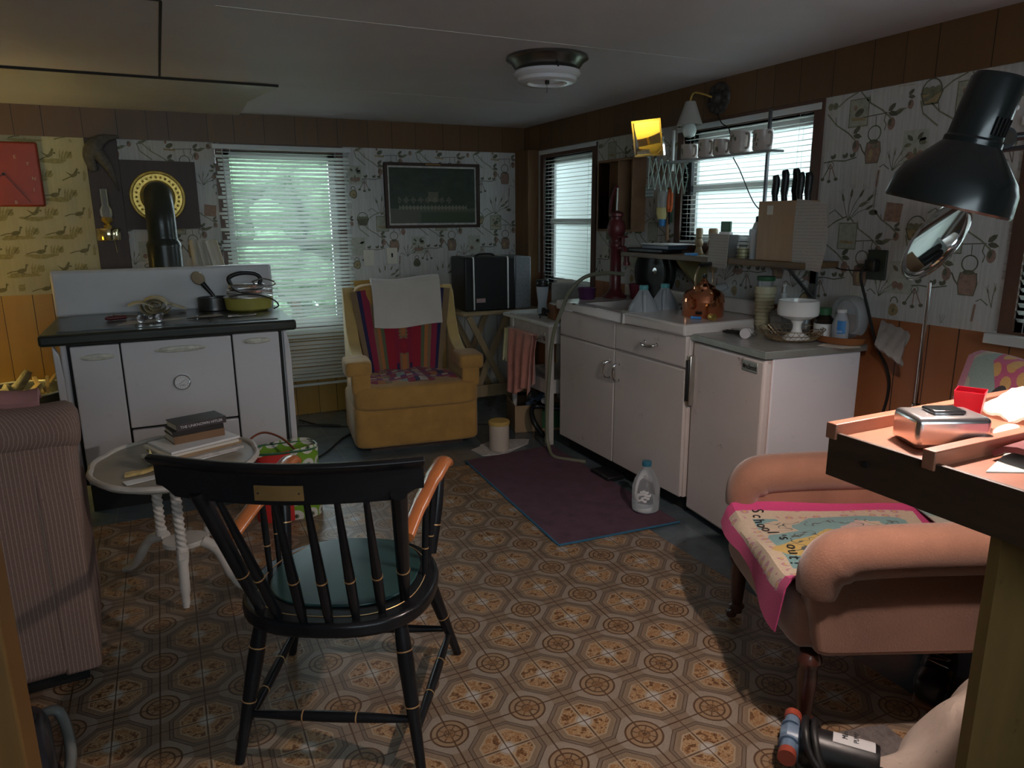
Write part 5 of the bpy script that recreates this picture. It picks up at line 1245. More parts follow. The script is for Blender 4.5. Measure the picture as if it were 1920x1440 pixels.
b = MB(); b.bx(-.09, .09, -.012, .012, 0, .205, 0, RX(-14)); b.build('notebook', pbr('grey_notebook', (.22, .22, .20), .6, var=.25, vs=9), t, bev=.003); b = MB(); b.bx(-.05, .06, -.004, .004, .01, .235, 0, T(0, .035, 0) @ RX(-8)); b.build('card', M['paper'], t)
b = MB(); b.bx(-.085, .095, -.006, .006, 0, .215, 0, T(0, .02, 0) @ RX(-10)); b.build('notebook', pbr('pale_notebook', (.32, .31, .28), .6, var=.15), t, bev=.002)
b = MB(); b.prism([(2.115, 3.86), (2.20, 3.86), (2.24, 4.28), (2.12, 4.42)], kz, kz+.006); single(b, 'magazine', M['newsprint'], 'worn magazine lying on the front edge of the kitchen table', 'magazine')
b = MB(); b.tube(crv([(2.16, 4.05, kz+.012), (2.20, 4.10, kz+.03), (2.26, 4.09, kz+.012), (2.22, 4.18, kz+.014)], 5), .005, 8); single(b, 'charging_cord', M['blackrub'], 'short black cord beside the wooden box on the kitchen table', 'cord')
# floor things below the kitchen table
t = L_('cardboard_box', 'open cardboard box of plumbing parts under the kitchen table', 'box', (2.25, 4.30, 0), R(-14))
b = MB()
for a, c, d, e in ((-.17, .17, -.14, -.134), (-.17, .17, .134, .14), (-.17, -.164, -.134, .134), (.164, .17, -.134, .134)): b.bx(a, c, d, e, 0, .19)
b.bx(-.17, .17, -.14, .14, 0, .004); b.build('carton', M['cardboard'], t)
b = MB(); b.bx(.02, .165, -.1402, -.139, .02, .19); b.build('green_panel', M['green'], t)
M['bluemetal'] = pbr('blue_grey_casting', (.12, .17, .25), .35, .4, var=.2)
for i, (p, q, r, mt, lb) in enumerate([((2.15, 4.20, .19), (2.30, 4.27, .23), .022, 'bluemetal', 'blue-grey pipe fitting at the left of the cardboard box'), ((2.22, 4.30, .20), (2.22, 4.24, .25), .028, 'steel', 'steel valve standing up in the cardboard box'), ((2.18, 4.16, .20), (2.27, 4.36, .20), .018, 'black', 'black pipe lying across the cardboard box'), ((2.28, 4.21, .20), (2.36, 4.30, .22), .024, 'whiteplastic', 'short white pipe at the right of the cardboard box')]):
    b = MB(); b.cyl(p, q, r, n=14); b.cyl(Vector(p).lerp(Vector(q), .3), Vector(p).lerp(Vector(q), .45), r*1.35, n=6); single(b, 'pipe_fitting', M[mt], lb, 'pipe fitting', 'fittings in the cardboard box')
b = MB(); b.tube(crv([(2.16, 3.98, .02), (2.10, 4.02, .12), (2.14, 4.10, .20), (2.28, 4.02, .19), (2.42, 3.93, .20)], 5), .017, 10); single(b, 'black_pipe', M['black'], 'black drain hose running under the kitchen table', 'hose')
b = MB(); b.prism([(1.64, 4.0), (1.66, 3.86), (1.80, 3.83), (2.02, 3.95), (2.07, 4.03), (1.98, 4.08), (1.90, 4.02), (1.85, 4.10)], 0, .004); b.prism([(1.72, 4.05), (1.78, 3.85), (2.0, 3.93), (1.98, 4.06), (1.85, 4.12)], .004, .008)
single(b, 'newspaper', M['newsprint'], 'newspaper spread on the floor beside the mustard chair', 'newspaper')
t = L_('storage_tin', 'cream enamel canister with yellow lid standing on the newspaper', 'canister', (1.80, 3.92, .0085))
b = MB(); b.lathe([(0, 0), (.060, 0), (.063, .004), (.063, .165), (0, .165)], 36); b.build('can', pbr('cream_enamel_can', (.52, .44, .36), .35, var=.06, dirt=.3), t)
b = MB(); b.lathe([(.064, .163), (.067, .165), (.067, .182), (.062, .188), (0, .190)], 36); b.build('lid', [pbr('yellow_lid', (.45, .30, .09), .4, var=.15), M['black']], t)
b = MB(); b.tube(crv([(2.52, 3.64, 1.095), (2.42, 3.66, 1.105), (2.27, 3.67, 1.09), (2.18, 3.70, 1.01), (2.105, 3.67, .90), (2.075, 3.72, .75), (2.07, 3.76, .5), (2.065, 3.78, .15), (2.06, 3.74, .03), (2.03, 3.62, .012), (2.09, 3.52, .012), (2.15, 3.45, .012)], 6), .0115, 10)
single(b, 'water_hose', M['hose'], 'long grey-green hose arching from the red pump down to the floor', 'hose')
b = MB(); b.prism([(2.09, 3.30), (2.09, 3.12), (2.20, 3.12), (2.20, 3.30)], 0.0045, .03); single(b, 'scouring_pad', M['black'], 'flat black pad on the floor at the sink cabinet toe kick', 'pad', bev=.006)
for pts, lb in (([(.78, 5.2, .008), (.90, 4.98, .008), (1.06, 4.86, .008), (1.07, 4.72, .008), (.96, 4.60, .008), (.80, 4.36, .008), (.66, 4.20, .008)], 'black power cord looping on the floor left of the mustard chair'), ([(.62, 4.95, .008), (.75, 5.03, .008), (.9, 5.0, .008), (1.02, 4.92, .008)], 'black cord near the wall below the wide window'), ([(1.80, 4.60, .008), (1.9, 4.50, .008), (2.02, 4.44, .008), (2.1, 4.55, .008)], 'black cord on the floor right of the mustard chair')):
    b = MB(); b.tube(crv(pts, 6), .0055, 8); single(b, 'electric_cord', M['blackrub'], lb, 'cord')

# ================= bottle on the rug =================
def bottle(prof, **k): b = MB(); b.lathe(prof, 32, **k); return b
t = L_('water_bottle', 'large clear plastic bottle with blue cap standing on the purple mat', 'bottle', (2.035, 2.70, .0105))
b = bottle([(0, .0), (.05, 0), (.066, .012), (.068, .06), (.066, .065), (.068, .07), (.068, .13), (.062, .15), (.060, .155), (.058, .165), (.052, .175), (.050, .182), (.044, .192), (.041, .20), (.030, .212), (.022, .222), (.020, .245)]); b.build('body', M['clearpl'], t)
b = MB(); b.lathe([(.023, .235), (.024, .25), (.022, .258), (0, .258)], 28); b.build('cap', M['bluecap'], t)
b = MB()
for zz, a0, a1 in ((.085, -.5, .1), (.10, -.6, .4), (.115, -.4, .2), (.07, -.3, .35)): b.grid(8, 1, lambda u, v, z=zz, a=a0, c=a1: (-.0695*math.cos(a+(c-a)*u-.7), .0695*math.sin(a+(c-a)*u-.7), z+.012*v-.004*math.sin(u*9)), 0)
b.build('label_shreds', M['paperwhite'], t, merge=False)

# ================= on the sink =================
sz_ = .9455
t = L_('hand_pump', 'dark red cast hand water pump at the left end of the sink', 'pump', (2.52, 3.735, sz_))
b = MB(); b.lathe([(.075, 0), (.075, .012), (.05, .03), (.035, .06), (.033, .30), (.040, .31), (.040, .33), (.033, .34), (.033, .36), (.050, .385), (.058, .42), (.050, .455), (.034, .475), (.034, .49), (.044, .495), (.044, .51), (.030, .52), (0, .53)], 28); b.build('body', M['redpaint'], t)
b = MB(); b.tube(crv([(.0, -.02, .30), (.0, -.08, .305), (-.005, -.115, .28), (-.005, -.125, .22)], 5), .016, 12); b.cyl((0, -.07, .30), (0, -.07, .37), .010, n=10); b.bar((-.035, -.07, .372), (.035, -.07, .372), .012, .012); b.lathe([(.022, .0), (.022, .02)], 12, 0, T(-.005, -.125, .205)); b.build('spout', M['redpaint'], t)
b = MB(); b.tube(crv([(0, .02, .52), (0, .07, .50), (0, .055, .60), (0, .015, .66), (0, .0, .665)], 5), [.010]*8+[.012]*8+[.008]*5 if False else .011, 10); b.build('lever', M['redpaint'], t)
b = MB(); b.cyl((0, 0, .52), (0, -.004, .66), .006, n=10); b.build('piston_rod', M['steel'], t)
b = MB(); b.lathe([(0, 0), (.055, 0), (.07, .09), (.067, .09), (.052, .008), (0, .008)], 28); o = b.build('red_saucepan', pbr('maroon_enamel', (.13, .02, .035), .3, var=.1)); o.location = (2.62, 3.61, sz_); tag(o, 'small maroon enamel pot behind the hand pump', 'pot')
b = MB(); b.lathe([(0, 0), (.045, 0), (.058, .07), (.055, .07), (.042, .008), (0, .008)], 28); o = b.build('plum_pot', pbr('plum_enamel', (.07, .02, .07), .3, var=.1)); o.location = (2.32, 3.745, sz_+.0); tag(o, 'small plum-coloured pot left of the hand pump', 'pot')
b = MB(); b.cyl((2.665, 3.51, 1.115), (2.69, 3.51, 1.115), .148, .150, 48); b.lathe([(.150, 0), (.156, .006), (.150, .012), (.02, .02), (0, .02)], 48, 0, T(2.665, 3.51, 1.115) @ RY(-90)); b.lathe([(.148, .0), (.154, .004), (.148, .010)], 48, 0, T(2.64, 3.54, 1.105) @ RY(-90)); b.cyl((2.64, 3.54, 1.105), (2.645, 3.54, 1.105), .146, n=48)
b.lathe([(0, 0), (.02, 0), (.02, .012), (0, .012)], 20, 1, T(2.638, 3.48, 1.12) @ RY(-90)); b.bx(2.63, 2.69, 3.44, 3.60, .945, .972)
single(b, 'pan_lid', [pbr('black_lid_enamel', (.012, .014, .014), .3, var=.4, vs=12), M['chrome']], 'large round black pan lid leaning against the wall behind the jugs', 'lid')
def jug(x, y, rz, label, grp):
    t = L_('water_jug', label, 'jug', (x, y, .7605), rz, grp)
    b = MB(); prof = [(0, .0), (.072, 0), (.080, .01), (.080, .185), (.076, .205), (.050, .25), (.028, .285), (.022, .295), (.022, .31)]
    b.lathe(prof, 32); b.build('body', M['milky'], t); b = MB(); b.lathe([(0, .004), (.075, .004), (.075, .20), (0, .20)], 28); b.build('water', pbr('still_water_grey', (.32, .35, .38), .2, var=0), t)
    b = MB(); b.lathe([(.024, .295), (.025, .31), (.022, .318), (0, .318)], 24); b.build('cap', M['cyan'], t)
    b = MB(); b.tube(crv([(-.024, 0, .285), (-.055, 0, .275), (-.082, 0, .23), (-.084, 0, .18), (-.078, 0, .15)], 5), .010, 10); b.build('handle', M['milky'], t)
jug(2.300, 3.135, R(60), 'milky plastic water jug standing in the sink, left of the pair', 'water jugs in the sink'); jug(2.395, 3.30-.185+.07-.0, R(40), 'milky plastic water jug standing in the sink, right and behind the other', 'water jugs in the sink') if False else jug(2.46, 3.16, R(50), 'milky plastic water jug standing in the sink, right and behind the other', 'water jugs in the sink')
t = L_('glass_bottle', 'clear patterned glass bottle tipped over on a rack behind the kettle', 'bottle', (2.54, 3.01, .992), 0, None, (R(62), 0, R(35)))
b = bottle([(0, 0), (.035, 0), (.04, .01), (.04, .12), (.02, .155), (.018, .19)]); b.build('body', M['clearpl'], t)
b = MB(); b.bx(2.49, 2.62, 2.93, 3.06, sz_, .958); b.bx(2.50, 2.61, 2.95, 3.04, .958, .965); single(b, 'drying_mat', M['black'], 'small black mat under the tipped glass bottle', 'mat')
# kettle
t = L_('copper_kettle', 'round polished copper kettle with tall handle on the sink top', 'kettle', (2.42, 2.80, sz_), R(200))
b = MB(); b.lathe([(0, 0), (.098, 0), (.102, .006), (.103, .07), (.105, .075), (.103, .08), (.100, .105), (.085, .125), (.060, .136), (.056, .14)], 48); b.build('body', M['copper'], t)
b = MB(); b.lathe([(.058, .138), (.055, .150), (.035, .158), (.022, .166), (.022, .172), (.014, .178), (.008, .188), (0, .190)], 32); o = b.build('lid', M['copper'], t); b = MB(); b.lathe([(.006, .188), (.012, .196), (.010, .208), (0, .212)], 20); b.build('knob', M['black'], o)
b = MB(); b.tube(crv([(.09, 0, .06), (.12, 0, .075), (.135, 0, .10), (.16, 0, .115)], 5), [.022]*5+[.017]*5+[.012]*6, 12); b.build('spout', M['copper'], t)
for s in (-1, 1):
    b = MB(); b.tube(crv([(s*.070, 0, .125), (s*.088, 0, .17), (s*.080, 0, .22), (s*.055, 0, .25)], 5), .005, 8); b.build('handle_bracket', M['wire'], t)
b = MB(); b.tube([(-.058, 0, .252), (-.05, 0, .256), (.05, 0, .256), (.058, 0, .252)], [.006, .011, .011, .006], 14); b.build('grip', M['black'], t)
b = MB(); b.cyl((2.30, 2.745, sz_+.007), (2.33, 2.705, sz_+.007), .007, n=12); single(b, 'battery', M['blue'], 'small blue battery before the kettle', 'battery')
b = MB(); b.lathe([(0, 0), (.016, 0), (.016, .03), (0, .03)], 16, 0, T(2.35, 2.665, sz_+.0165) @ RX(90)); single(b, 'brass_cap', M['brass'], 'short brass cylinder right of the kettle', 'fitting')

# ================= on the refrigerator (top z .9005) =================
fz_ = .901
def on_fr(name, label, cat, x, y, **k): return L_(name, label, cat, (x, y, fz_), **k)
t = on_fr('plastic_cups', 'tall stack of cream plastic cups on the refrigerator', 'cups', 2.585, 2.555)
b = MB(); b.lathe([(0, 0), (.032, 0)]+[q for k in range(10) for q in ((.034+.0012*k, .012+.017*k), (.040+.0012*k, .020+.017*k))]+[(.050, .20), (.050, .205), (.046, .205), (.044, .19), (0, .19)], 32); b.build('cup_stack', M['cupplastic'], t)
b = MB(); b.lathe([(.026, .19), (.036, .20), (.038, .238), (.030, .240)], 24); b.build('top_cup', M['clearpl'], t); b = MB(); b.lathe([(.040, .232), (.042, .236), (.042, .252), (0, .254)], 28); b.build('green_lid', M['green'], t)
t = on_fr('spray_bottle', 'white pump dispenser bottle right of the stacked cups', 'bottle', 2.665, 2.515)
b = MB(); b.lathe([(0, 0), (.022, 0), (.024, .01), (.024, .12), (.012, .14), (.012, .15)], 24); b.build('bottle', M['clearpl'], t); b = MB(); b.lathe([(.0245, .03), (.0245, .09)], 24, cap=False); b.build('label', pbr('pale_pink_label', (.55, .45, .45), .5, var=.2, vs=40), t); b = MB(); b.lathe([(.014, .148), (.014, .172), (.006, .175), (.006, .20), (.010, .205), (.008, .215), (0, .216)], 20); b.build('pump_top', M['whiteplastic'], t)
t = on_fr('glass_dish', 'clear glass baking dish behind the wire basket', 'dish', 2.60, 2.405, rz=R(0))
b = MB(); b.lathe([(0, 0), (.085, 0), (.10, .02), (.105, .075), (.112, .08), (.104, .082), (.096, .022), (0, .006)], 40, 0, None, .72, 1.0); b.build('dish', M['clearpl'], t); b = MB(); b.lathe([(.105, .083), (.08, .105), (.0, .112)], 40, 0, None, .72, 1.0); b.build('lid', M['clearpl'], t)
t = on_fr('wire_basket', 'shallow woven wire basket in the middle of the refrigerator top', 'basket', 2.44, 2.245)
b = MB()
for r, z_ in ((.075, .003), (.105, .014), (.128, .034), (.138, .055)): b.tube([(r*math.cos(a), r*math.sin(a), z_) for a in [2*math.pi*i/40 for i in range(41)]], .0016, 5, cap=False)
for i in range(36):
    a = 2*math.pi*i/36; c = a+.35; b.tube([(.03*math.cos(a), .03*math.sin(a), .003), (.105*math.cos(a+.15), .105*math.sin(a+.15), .014), (.138*math.cos(c), .138*math.sin(c), .055)], .0012, 4)
    if i % 2 == 0: c = a-.5; b.tube([(.075*math.cos(a), .075*math.sin(a), .003), (.110*math.cos(a-.2), .110*math.sin(a-.2), .02), (.138*math.cos(c), .138*math.sin(c), .055)], .0012, 4)
b.build('wire_mesh', M['wire'], t)
t = L_('compote_dish', 'white milk-glass footed bowl standing in the wire basket', 'bowl', (2.46, 2.235, fz_+.0055))
b = MB(); b.lathe([(0, .004), (.058, 0), (.060, .006), (.048, .016), (.024, .032), (.018, .05), (.018, .066), (.028, .084), (.06, .094), (.084, .108), (.087, .125), (.084, .165), (.086, .170), (.082, .171), (.080, .13), (.06, .10), (0, .092)], 48); b.build('footed_bowl', M['milkglass'], t)
t = on_fr('pill_bottle', 'dark brown bottle with white label behind the footed bowl', 'bottle', 2.60, 2.215)
b = MB(); b.lathe([(0, 0), (.038, 0), (.040, .006), (.040, .088), (.026, .105), (.026, .11)], 28); b.build('jar', pbr('dark_brown_glass', (.02, .014, .01), .15, var=0), t); b = MB(); b.lathe([(.0408, .012), (.0408, .07)], 28, cap=False); b.build('label', M['paperwhite'], t); b = MB(); b.text('Saw Pal', .014, T(-.0412, -.012, .045) @ RZ(-75) @ RX(90), 0, .0002); b.build('label_lettering', M['ink'], t); b = MB(); b.lathe([(.029, .108), (.030, .135), (.027, .138), (0, .138)], 28); b.build('cap', M['green'], t)
t = on_fr('serving_tray', 'amber oval tray at the right end of the refrigerator top', 'tray', 2.575, 2.105, rz=R(6))
b = MB(); b.lathe([(0, 0), (.10, 0), (.115, .006), (.125, .032), (.120, .033), (.110, .010), (0, .006)], 48, 0, None, .62, .92); b.build('dish', M['amber'], t)
t = L_('milk_bottle', 'small translucent bottle with blue label in the amber tray', 'bottle', (2.585, 2.115, fz_+.0065))
b = MB(); b.lathe([(0, 0), (.030, 0), (.034, .008), (.033, .075), (.024, .105), (.018, .118), (.018, .125)], 24, 0, None, .85, 1.1); b.build('body', M['milky'], t); b = MB(); b.lathe([(0, .003), (.031, .003), (.031, .03), (0, .03)], 24, 0, None, .85, 1.1); b.build('dark_contents', M['black'], t)
b = MB(); b.grid(8, 3, lambda u, v: (-.0302*math.cos(-.2-u*1.0)*.98, .0385*math.sin(-.2-u*1.0), .035+.055*v)); b.build('label', M['blue'], t); b = MB(); b.text('milk', .013, T(-.0285, -.021, .045) @ RZ(-64) @ RX(90), 0, .0002); b.build('label_lettering', M['paperwhite'], t)
b = MB(); b.lathe([(.020, .122), (.021, .136), (0, .138)], 24); b.build('cap', M['whiteplastic'], t)
t = on_fr('pipe_joint', 'white plastic pipe joint with flared collars near the worktop front', 'fitting', 2.335, 2.395, rz=R(-60))
b = MB(); b.lathe([(.012, -.04), (.016, -.04), (.016, .0), (.022, .004), (.022, .018), (.014, .02), (.014, .03), (.023, .032), (.023, .046), (.0, .046)], 24, 0, T(0, 0, .0235) @ RX(90), cap=False); b.build('joint', pbr('grey_white_plastic', (.5, .48, .48), .4, var=.1), t); b = MB(); b.cyl((.02, -.03, .023), (.045, -.035, .023), .004, n=8); b.build('lever', M['steel'], t)
pliers('pliers', 'black-handled pliers lying at the left front of the refrigerator top', (2.385, 2.455, fz_), R(115), M['black'], .14)
b = MB(); b.prism([(2.37, 2.52), (2.41, 2.50), (2.44, 2.55), (2.40, 2.57)], fz_, fz_+.014); single(b, 'foil_pack', M['steel'], 'crumpled silver foil packet by the stacked cups', 'packet', bev=.004)
b = MB(); b.prism([(2.44, 2.10), (2.47, 2.0), (2.56, 1.985), (2.60, 2.04), (2.5, 2.12)], fz_, fz_+.001); single(b, 'paper_scrap', M['paper'], 'yellowed paper scrap under the front of the amber tray', 'paper')
b = MB(); b.cush((2.665, 2.14, fz_+.10), (.10, .17, .19), .8, 14); single(b, 'plastic_bag', M['clearpl'], 'puffed clear plastic bag against the wall behind the amber tray', 'bag')
t = L_('hanging_plastic_bag', 'crinkled clear plastic bag hanging past the right edge of the worktop', 'bag', (2.65, 1.90, .86))
b = MB(); b.grid(14, 10, lambda u, v: (.03-.10*v-.02*u, .095-.135*u-.055*v, .145-.025*u-.085*v-.03*u*v+.003*math.sin(u*19+v*7)+.003*math.sin(v*17)), 0, None, -.022); b.build('packet', clear('crinkled_plastic', (.50, .47, .45), .45, .15, .08), t, merge=False)

# ================= wall shelf =================
t = L_('wall_shelf', 'long wooden wall shelf below the window with the mugs', 'shelf', (2.61, 2.93, 1.205))
MB().bx(-.12, .116, -.66, .71, 0, .028).build('board', pbr('shelf_wood', (.11, .07, .035), .45, var=.2, vs=5, stretch=(8, .8, 8)), t, bev=.003)
b = MB(); b.prism([(.116, -.18), (.116, 0), (-.09, 0), (-.07, -.03), (.07, -.17)], .20, .225, 'y', 0); b.build('bracket', pbr('olive_bracket', (.17, .14, .06), .5, var=.1), t)
b = MB(); b.bx(.105, .116, -.55, -.515, -.16, 0); b.bx(-.08, .105, -.55, -.515, -.012, 0); b.bar((.105, -.533, -.14), (-.05, -.533, -.010), .02, .008); b.build('bracket', pbr('grey_metal_bracket', (.12, .13, .13), .4, .6, var=.1), t)
hz = 1.2335
b = MB(); b.prism([(2.52, 3.28), (2.52, 3.62), (2.66, 3.60), (2.68, 3.30)], hz, hz+.022); single(b, 'black_folder', M['black'], 'black folder at the bottom of the paper pile on the wall shelf', 'folder', 'paper pile on the wall shelf', bev=.005)
b = MB(); b.prism([(2.50, 3.20), (2.515, 3.46), (2.66, 3.44), (2.65, 3.22)], hz+.0225, hz+.045); single(b, 'dark_notebook', pbr('slate_blue_cover', (.03, .05, .075), .35, var=.2), 'slate-blue notebook in the middle of the paper pile on the wall shelf', 'notebook', 'paper pile on the wall shelf', bev=.004)
b = MB(); b.prism([(2.49, 3.22), (2.53, 3.50), (2.68, 3.44), (2.66, 3.17)], hz+.0455, hz+.050); b.prism([(2.49, 3.17), (2.52, 3.42), (2.66, 3.40), (2.65, 3.15)], hz+.050, hz+.053); single(b, 'loose_papers', M['paperwhite'], 'loose white sheets on the top of the paper pile', 'paper', 'paper pile on the wall shelf')
def shaker(x, y, label, k):
    t = L_('wooden_shaker', label, 'shaker', (x, y, hz), 0, 'turned wooden shakers on the wall shelf'); s = k
    b = MB(); b.lathe([(0, 0), (.028*s, 0), (.030*s, .008), (.020*s, .03), (.016*s, .042), (.024*s, .052), (.026*s, .065), (.020*s, .078), (.015*s, .085)], 24); b.build('body', M['palewood'], t); b = MB(); b.lathe([(.015*s, .085), (.021*s, .092), (.018*s, .104), (.022*s, .112), (.022*s, .134), (.018*s, .140), (0, .141)], 24); b.build('head', M['palewood'], t)
shaker(2.59, 3.055, 'small turned wooden shaker, left of the two on the wall shelf', .85); shaker(2.57, 2.925, 'large turned wooden shaker, right of the two on the wall shelf', 1.1)
b = MB(); b.bx(2.50, 2.54, 3.00, 3.06, hz, hz+.012); single(b, 'blue_box', M['blue'], 'tiny blue packet in front of the wooden shakers', 'packet')
b = MB(); b.prism([(2.494, 2.85), (2.51, 2.90), (2.545, 2.88), (2.53, 2.83)], hz, hz+.004); single(b, 'note_slip', M['paperwhite'], 'white slip of paper at the shelf edge by the larger shaker', 'paper')
M['written'] = lines_mat('handwritten_paper', (.40, .37, .33), (.30, .28, .26), .014, w=.22)
t = L_('recipe_card', 'handwritten card propped up over the front edge of the wall shelf', 'card', (2.494, 2.80, 1.185)); b = MB(); b.bx(-.010, -.006, -.075, .06, -.0, .165, 0, RX(3)); b.build('sheet', M['written'], t)
b = MB(); b.prism([(2.53, 2.765), (2.53, 2.83), (2.60, 2.83), (2.60, 2.765)], hz, hz+.11); single(b, 'recipe_box', pbr('dark_box', (.05, .045, .04), .5, var=.2), 'dark box behind the handwritten card', 'box', bev=.003)
b = MB(); b.prism([(2.535, 2.77), (2.535, 2.845), (2.56, 2.845), (2.56, 2.77)], hz+.1105, hz+.125, m=1); b.prism([(2.54, 2.775), (2.54, 2.84), (2.555, 2.84), (2.555, 2.775)], hz+.125, hz+.175, m=0); single(b, 'bag_clip', [M['green'], M['whiteplastic']], 'dark green and white clip on the box on the wall shelf', 'clip', bev=.003)
t = L_('squeeze_bottle', 'white squeeze bottle with black lid left of the knife block', 'bottle', (2.63, 2.665, hz))
b = MB(); b.lathe([(0, 0), (.034, 0), (.036, .006), (.036, .14), (.028, .165), (.02, .175)], 24); b.build('body', M['whiteplastic'], t); b = MB(); b.lathe([(.022, .172), (.022, .196), (.016, .20), (0, .20)], 20); b.build('lid', M['black'], t)
t = L_('yellow_jar', 'glass jar of yellow liquid wrapped in wire on the wall shelf', 'jar', (2.555, 2.69, hz))
b = MB(); b.lathe([(0, .002), (.026, .002), (.028, .03), (.026, .05), (0, .05)], 24); b.build('yellow_contents', M['yellow'], t); b = MB(); b.lathe([(0, 0), (.029, 0), (.031, .06), (.026, .085), (.028, .11)], 24); b.build('glass', M['clearpl'], t)
b = MB()
for k in range(5): b.tube([(.033*math.cos(a), .033*math.sin(a), .008+.018*k) for a in [2*math.pi*i/24 for i in range(25)]], .0013, 5, cap=False)
b.build('wire_wrap', M['blackrub'], t)
b = MB(); b.lathe([(0, 0), (.026, 0), (.030, .06), (.036, .13), (.033, .14), (.028, .135), (.024, .06), (0, .01)], 20, 0, T(2.55, 2.60, hz), 1, 1.05); single(b, 'clear_bag', M['milky'], 'clear plastic cup wrapped in a bag left of the knife block', 'cup')
t = L_('knife_block', 'pale wooden knife block holding black-handled knives on the wall shelf', 'knife block', (2.585, 2.445, hz), R(0))
MB().bx(-.075, .06, -.115, .115, 0, .265).build('block', wood('beech_block', (.34, .20, .10), (.48, .31, .17), .45, 3, (10, 10, 1)), t, bev=.003); MB().bx(-.0765, -.075, .025, .06, .205, .245).build('paper_label', M['paper'], t)
for y, h, n, x in ((.072, .115, 0, -.02), (.045, .105, 1, .01), (.018, .135, 2, -.02), (-.012, .14, 0, .015), (-.062, .12, 1, -.01), (-.088, .12, 2, .012)):
    k = L_('kitchen_knife', ['black-handled knife at the far left of the knife block', 'black-handled knife second from the left in the block', 'tall black-handled knife in the middle of the block', 'black-handled knife just right of the tall middle one', 'black-handled knife second from the right in the block', 'black-handled knife at the far right of the knife block'][[.072, .045, .018, -.012, -.062, -.088].index(y)], 'knife', (2.585+x, 2.445+y, hz+.2655), 0, 'knives in the wooden block')
    b = MB(); b.tube(crv([(0, 0, 0), (-.002, .002, h*.3), (0, 0, h*.75), (-.003, .004, h)], 4), [.010]*4+[.0125]*4+[.012, .013, .012, .011, .009], 12, flat=1.3); b.build('handle', M['black'], k)
b = MB(); b.grid(14, 14, lambda u, v: (2.512-.008*math.sin(v*3)+.02*u, 2.338-.135*u-(.03*math.sin(v*3.1) if u > .9 else 0), 1.215+.29*v-(.02*u)), 0, None, -.0012); single(b, 'paper_sheet', M['written'], 'large handwritten sheet hanging beside the knife block', 'paper')

# ================= on the right wall =================
t = L_('wall_box_shelf', 'dark brown open wooden box shelf hanging between the two windows', 'shelf', (XR, 3.93, 1.345))
b = MB(); b.bx(-.012, 0, -.20, .20, 0, .445); b.bx(-.10, -.012, -.20, -.185, 0, .445); b.bx(-.10, -.012, .185, .20, 0, .445); b.bx(-.10, -.012, -.185, .185, 0, .014); b.bx(-.10, -.012, -.185, .185, .431, .445); b.build('case', M['brown'], t, bev=.002)
b = MB(); b.bx(-.095, -.013, -.04, -.028, .014, .431); b.build('divider', M['brown'], t); b = MB(); b.bx(-.016, -.0125, -.185, -.04, .014, .431); b.build('front_panel', M['brown'], t) if False else None
b = MB(); b.lathe([(0, 0), (.03, 0), (.034, .006), (.026, .012), (0, .013)], 20, 0, T(XR-.0125, 3.955, 1.455) @ RY(-90), 1.6, .8); single(b, 'oval_plaque', M['brass'], 'small oval plaque inside the hanging box shelf', 'plaque')
# accordion mirror
cam_p = Vector((0, 0, 1.43)); mc = Vector((2.50, 3.42, 1.86)); lampp = Vector((-1.28, 4.75, .78))
nrm = ((cam_p-mc).normalized()+(lampp-mc).normalized()).normalized()
t = L_('accordion_mirror', 'small square mirror on a zigzag wall arm, showing a yellow lampshade', 'mirror', tuple(mc))
xx = Vector((0, 0, 1)).cross(nrm).normalized(); zz = nrm.cross(xx)
MM = Matrix(((xx[0], nrm[0], zz[0], 0), (xx[1], nrm[1], zz[1], 0), (xx[2], nrm[2], zz[2], 0), (0, 0, 0, 1)))
b = MB()
for a, c, d, e in ((-.098, .098, -.098, -.086), (-.098, .098, .086, .098), (-.098, -.086, -.086, .086), (.086, .098, -.086, .086)): b.bx(a, c, -.012, .004, d, e, 0, MM)
b.bx(-.095, .095, -.014, -.006, -.095, .095, 0, MM); b.build('frame', M['chrome'], t); b = MB(); b.bx(-.086, .086, -.005, .0, -.086, .086, 0, MM); b.build('mirror_glass', pbr('mirror_silver', (.93, .93, .93), .02, 1, var=0), t, smooth=False)
b = MB(); P0 = Vector((.03, .02, -.10)); P1 = Vector((.215, -.12, -.14)); n = 7
for k in range(n):
    a = P0.lerp(P1, k/n); c = P0.lerp(P1, (k+1)/n); h = .085+.012*k/n
    b.bar(a+Vector((0, 0, -.17)), c+Vector((0, 0, 0)), .008, .0025, 0, (1, 0, 0)); b.bar(a+Vector((.004, 0, 0)), c+Vector((.004, 0, -.17)), .008, .0025, 0, (1, 0, 0))
b.cyl((.03, .02, -.27), (.03, .02, -.05), .003, n=8); b.cyl((.0, 0, -.10), (.03, .02, -.10), .004, n=8); b.build('zigzag_arm', pbr('pale_green_metal', (.35, .42, .38), .35, .6, var=.05), t)
b = MB(); b.bx(.205, .2265, -.135, -.105, -.31, -.12); b.build('wall_plate', M['black'], t, bev=.002)
t = L_('cup_dispenser', 'grey cup dispenser with yellow band and blue cup on the right wall', 'dispenser', (2.665, 3.475, 1.38))
b = MB(); b.lathe([(.035, .085), (.037, .19), (.034, .205), (0, .21)], 28); b.build('tube', pbr('grey_plastic_tube', (.36, .38, .36), .35, var=.05), t); b = MB(); b.lathe([(.030, .040), (.038, .075), (.038, .105), (.036, .107)], 28); b.build('yellow_band', M['yellow'], t); b = MB(); b.lathe([(.018, 0), (.024, .04)], 24); b.build('cup', M['blue'], t)
b = MB(); b.bx(.03, .062, -.012, .012, .02, .22); b.build('wall_mount', M['green'], t)
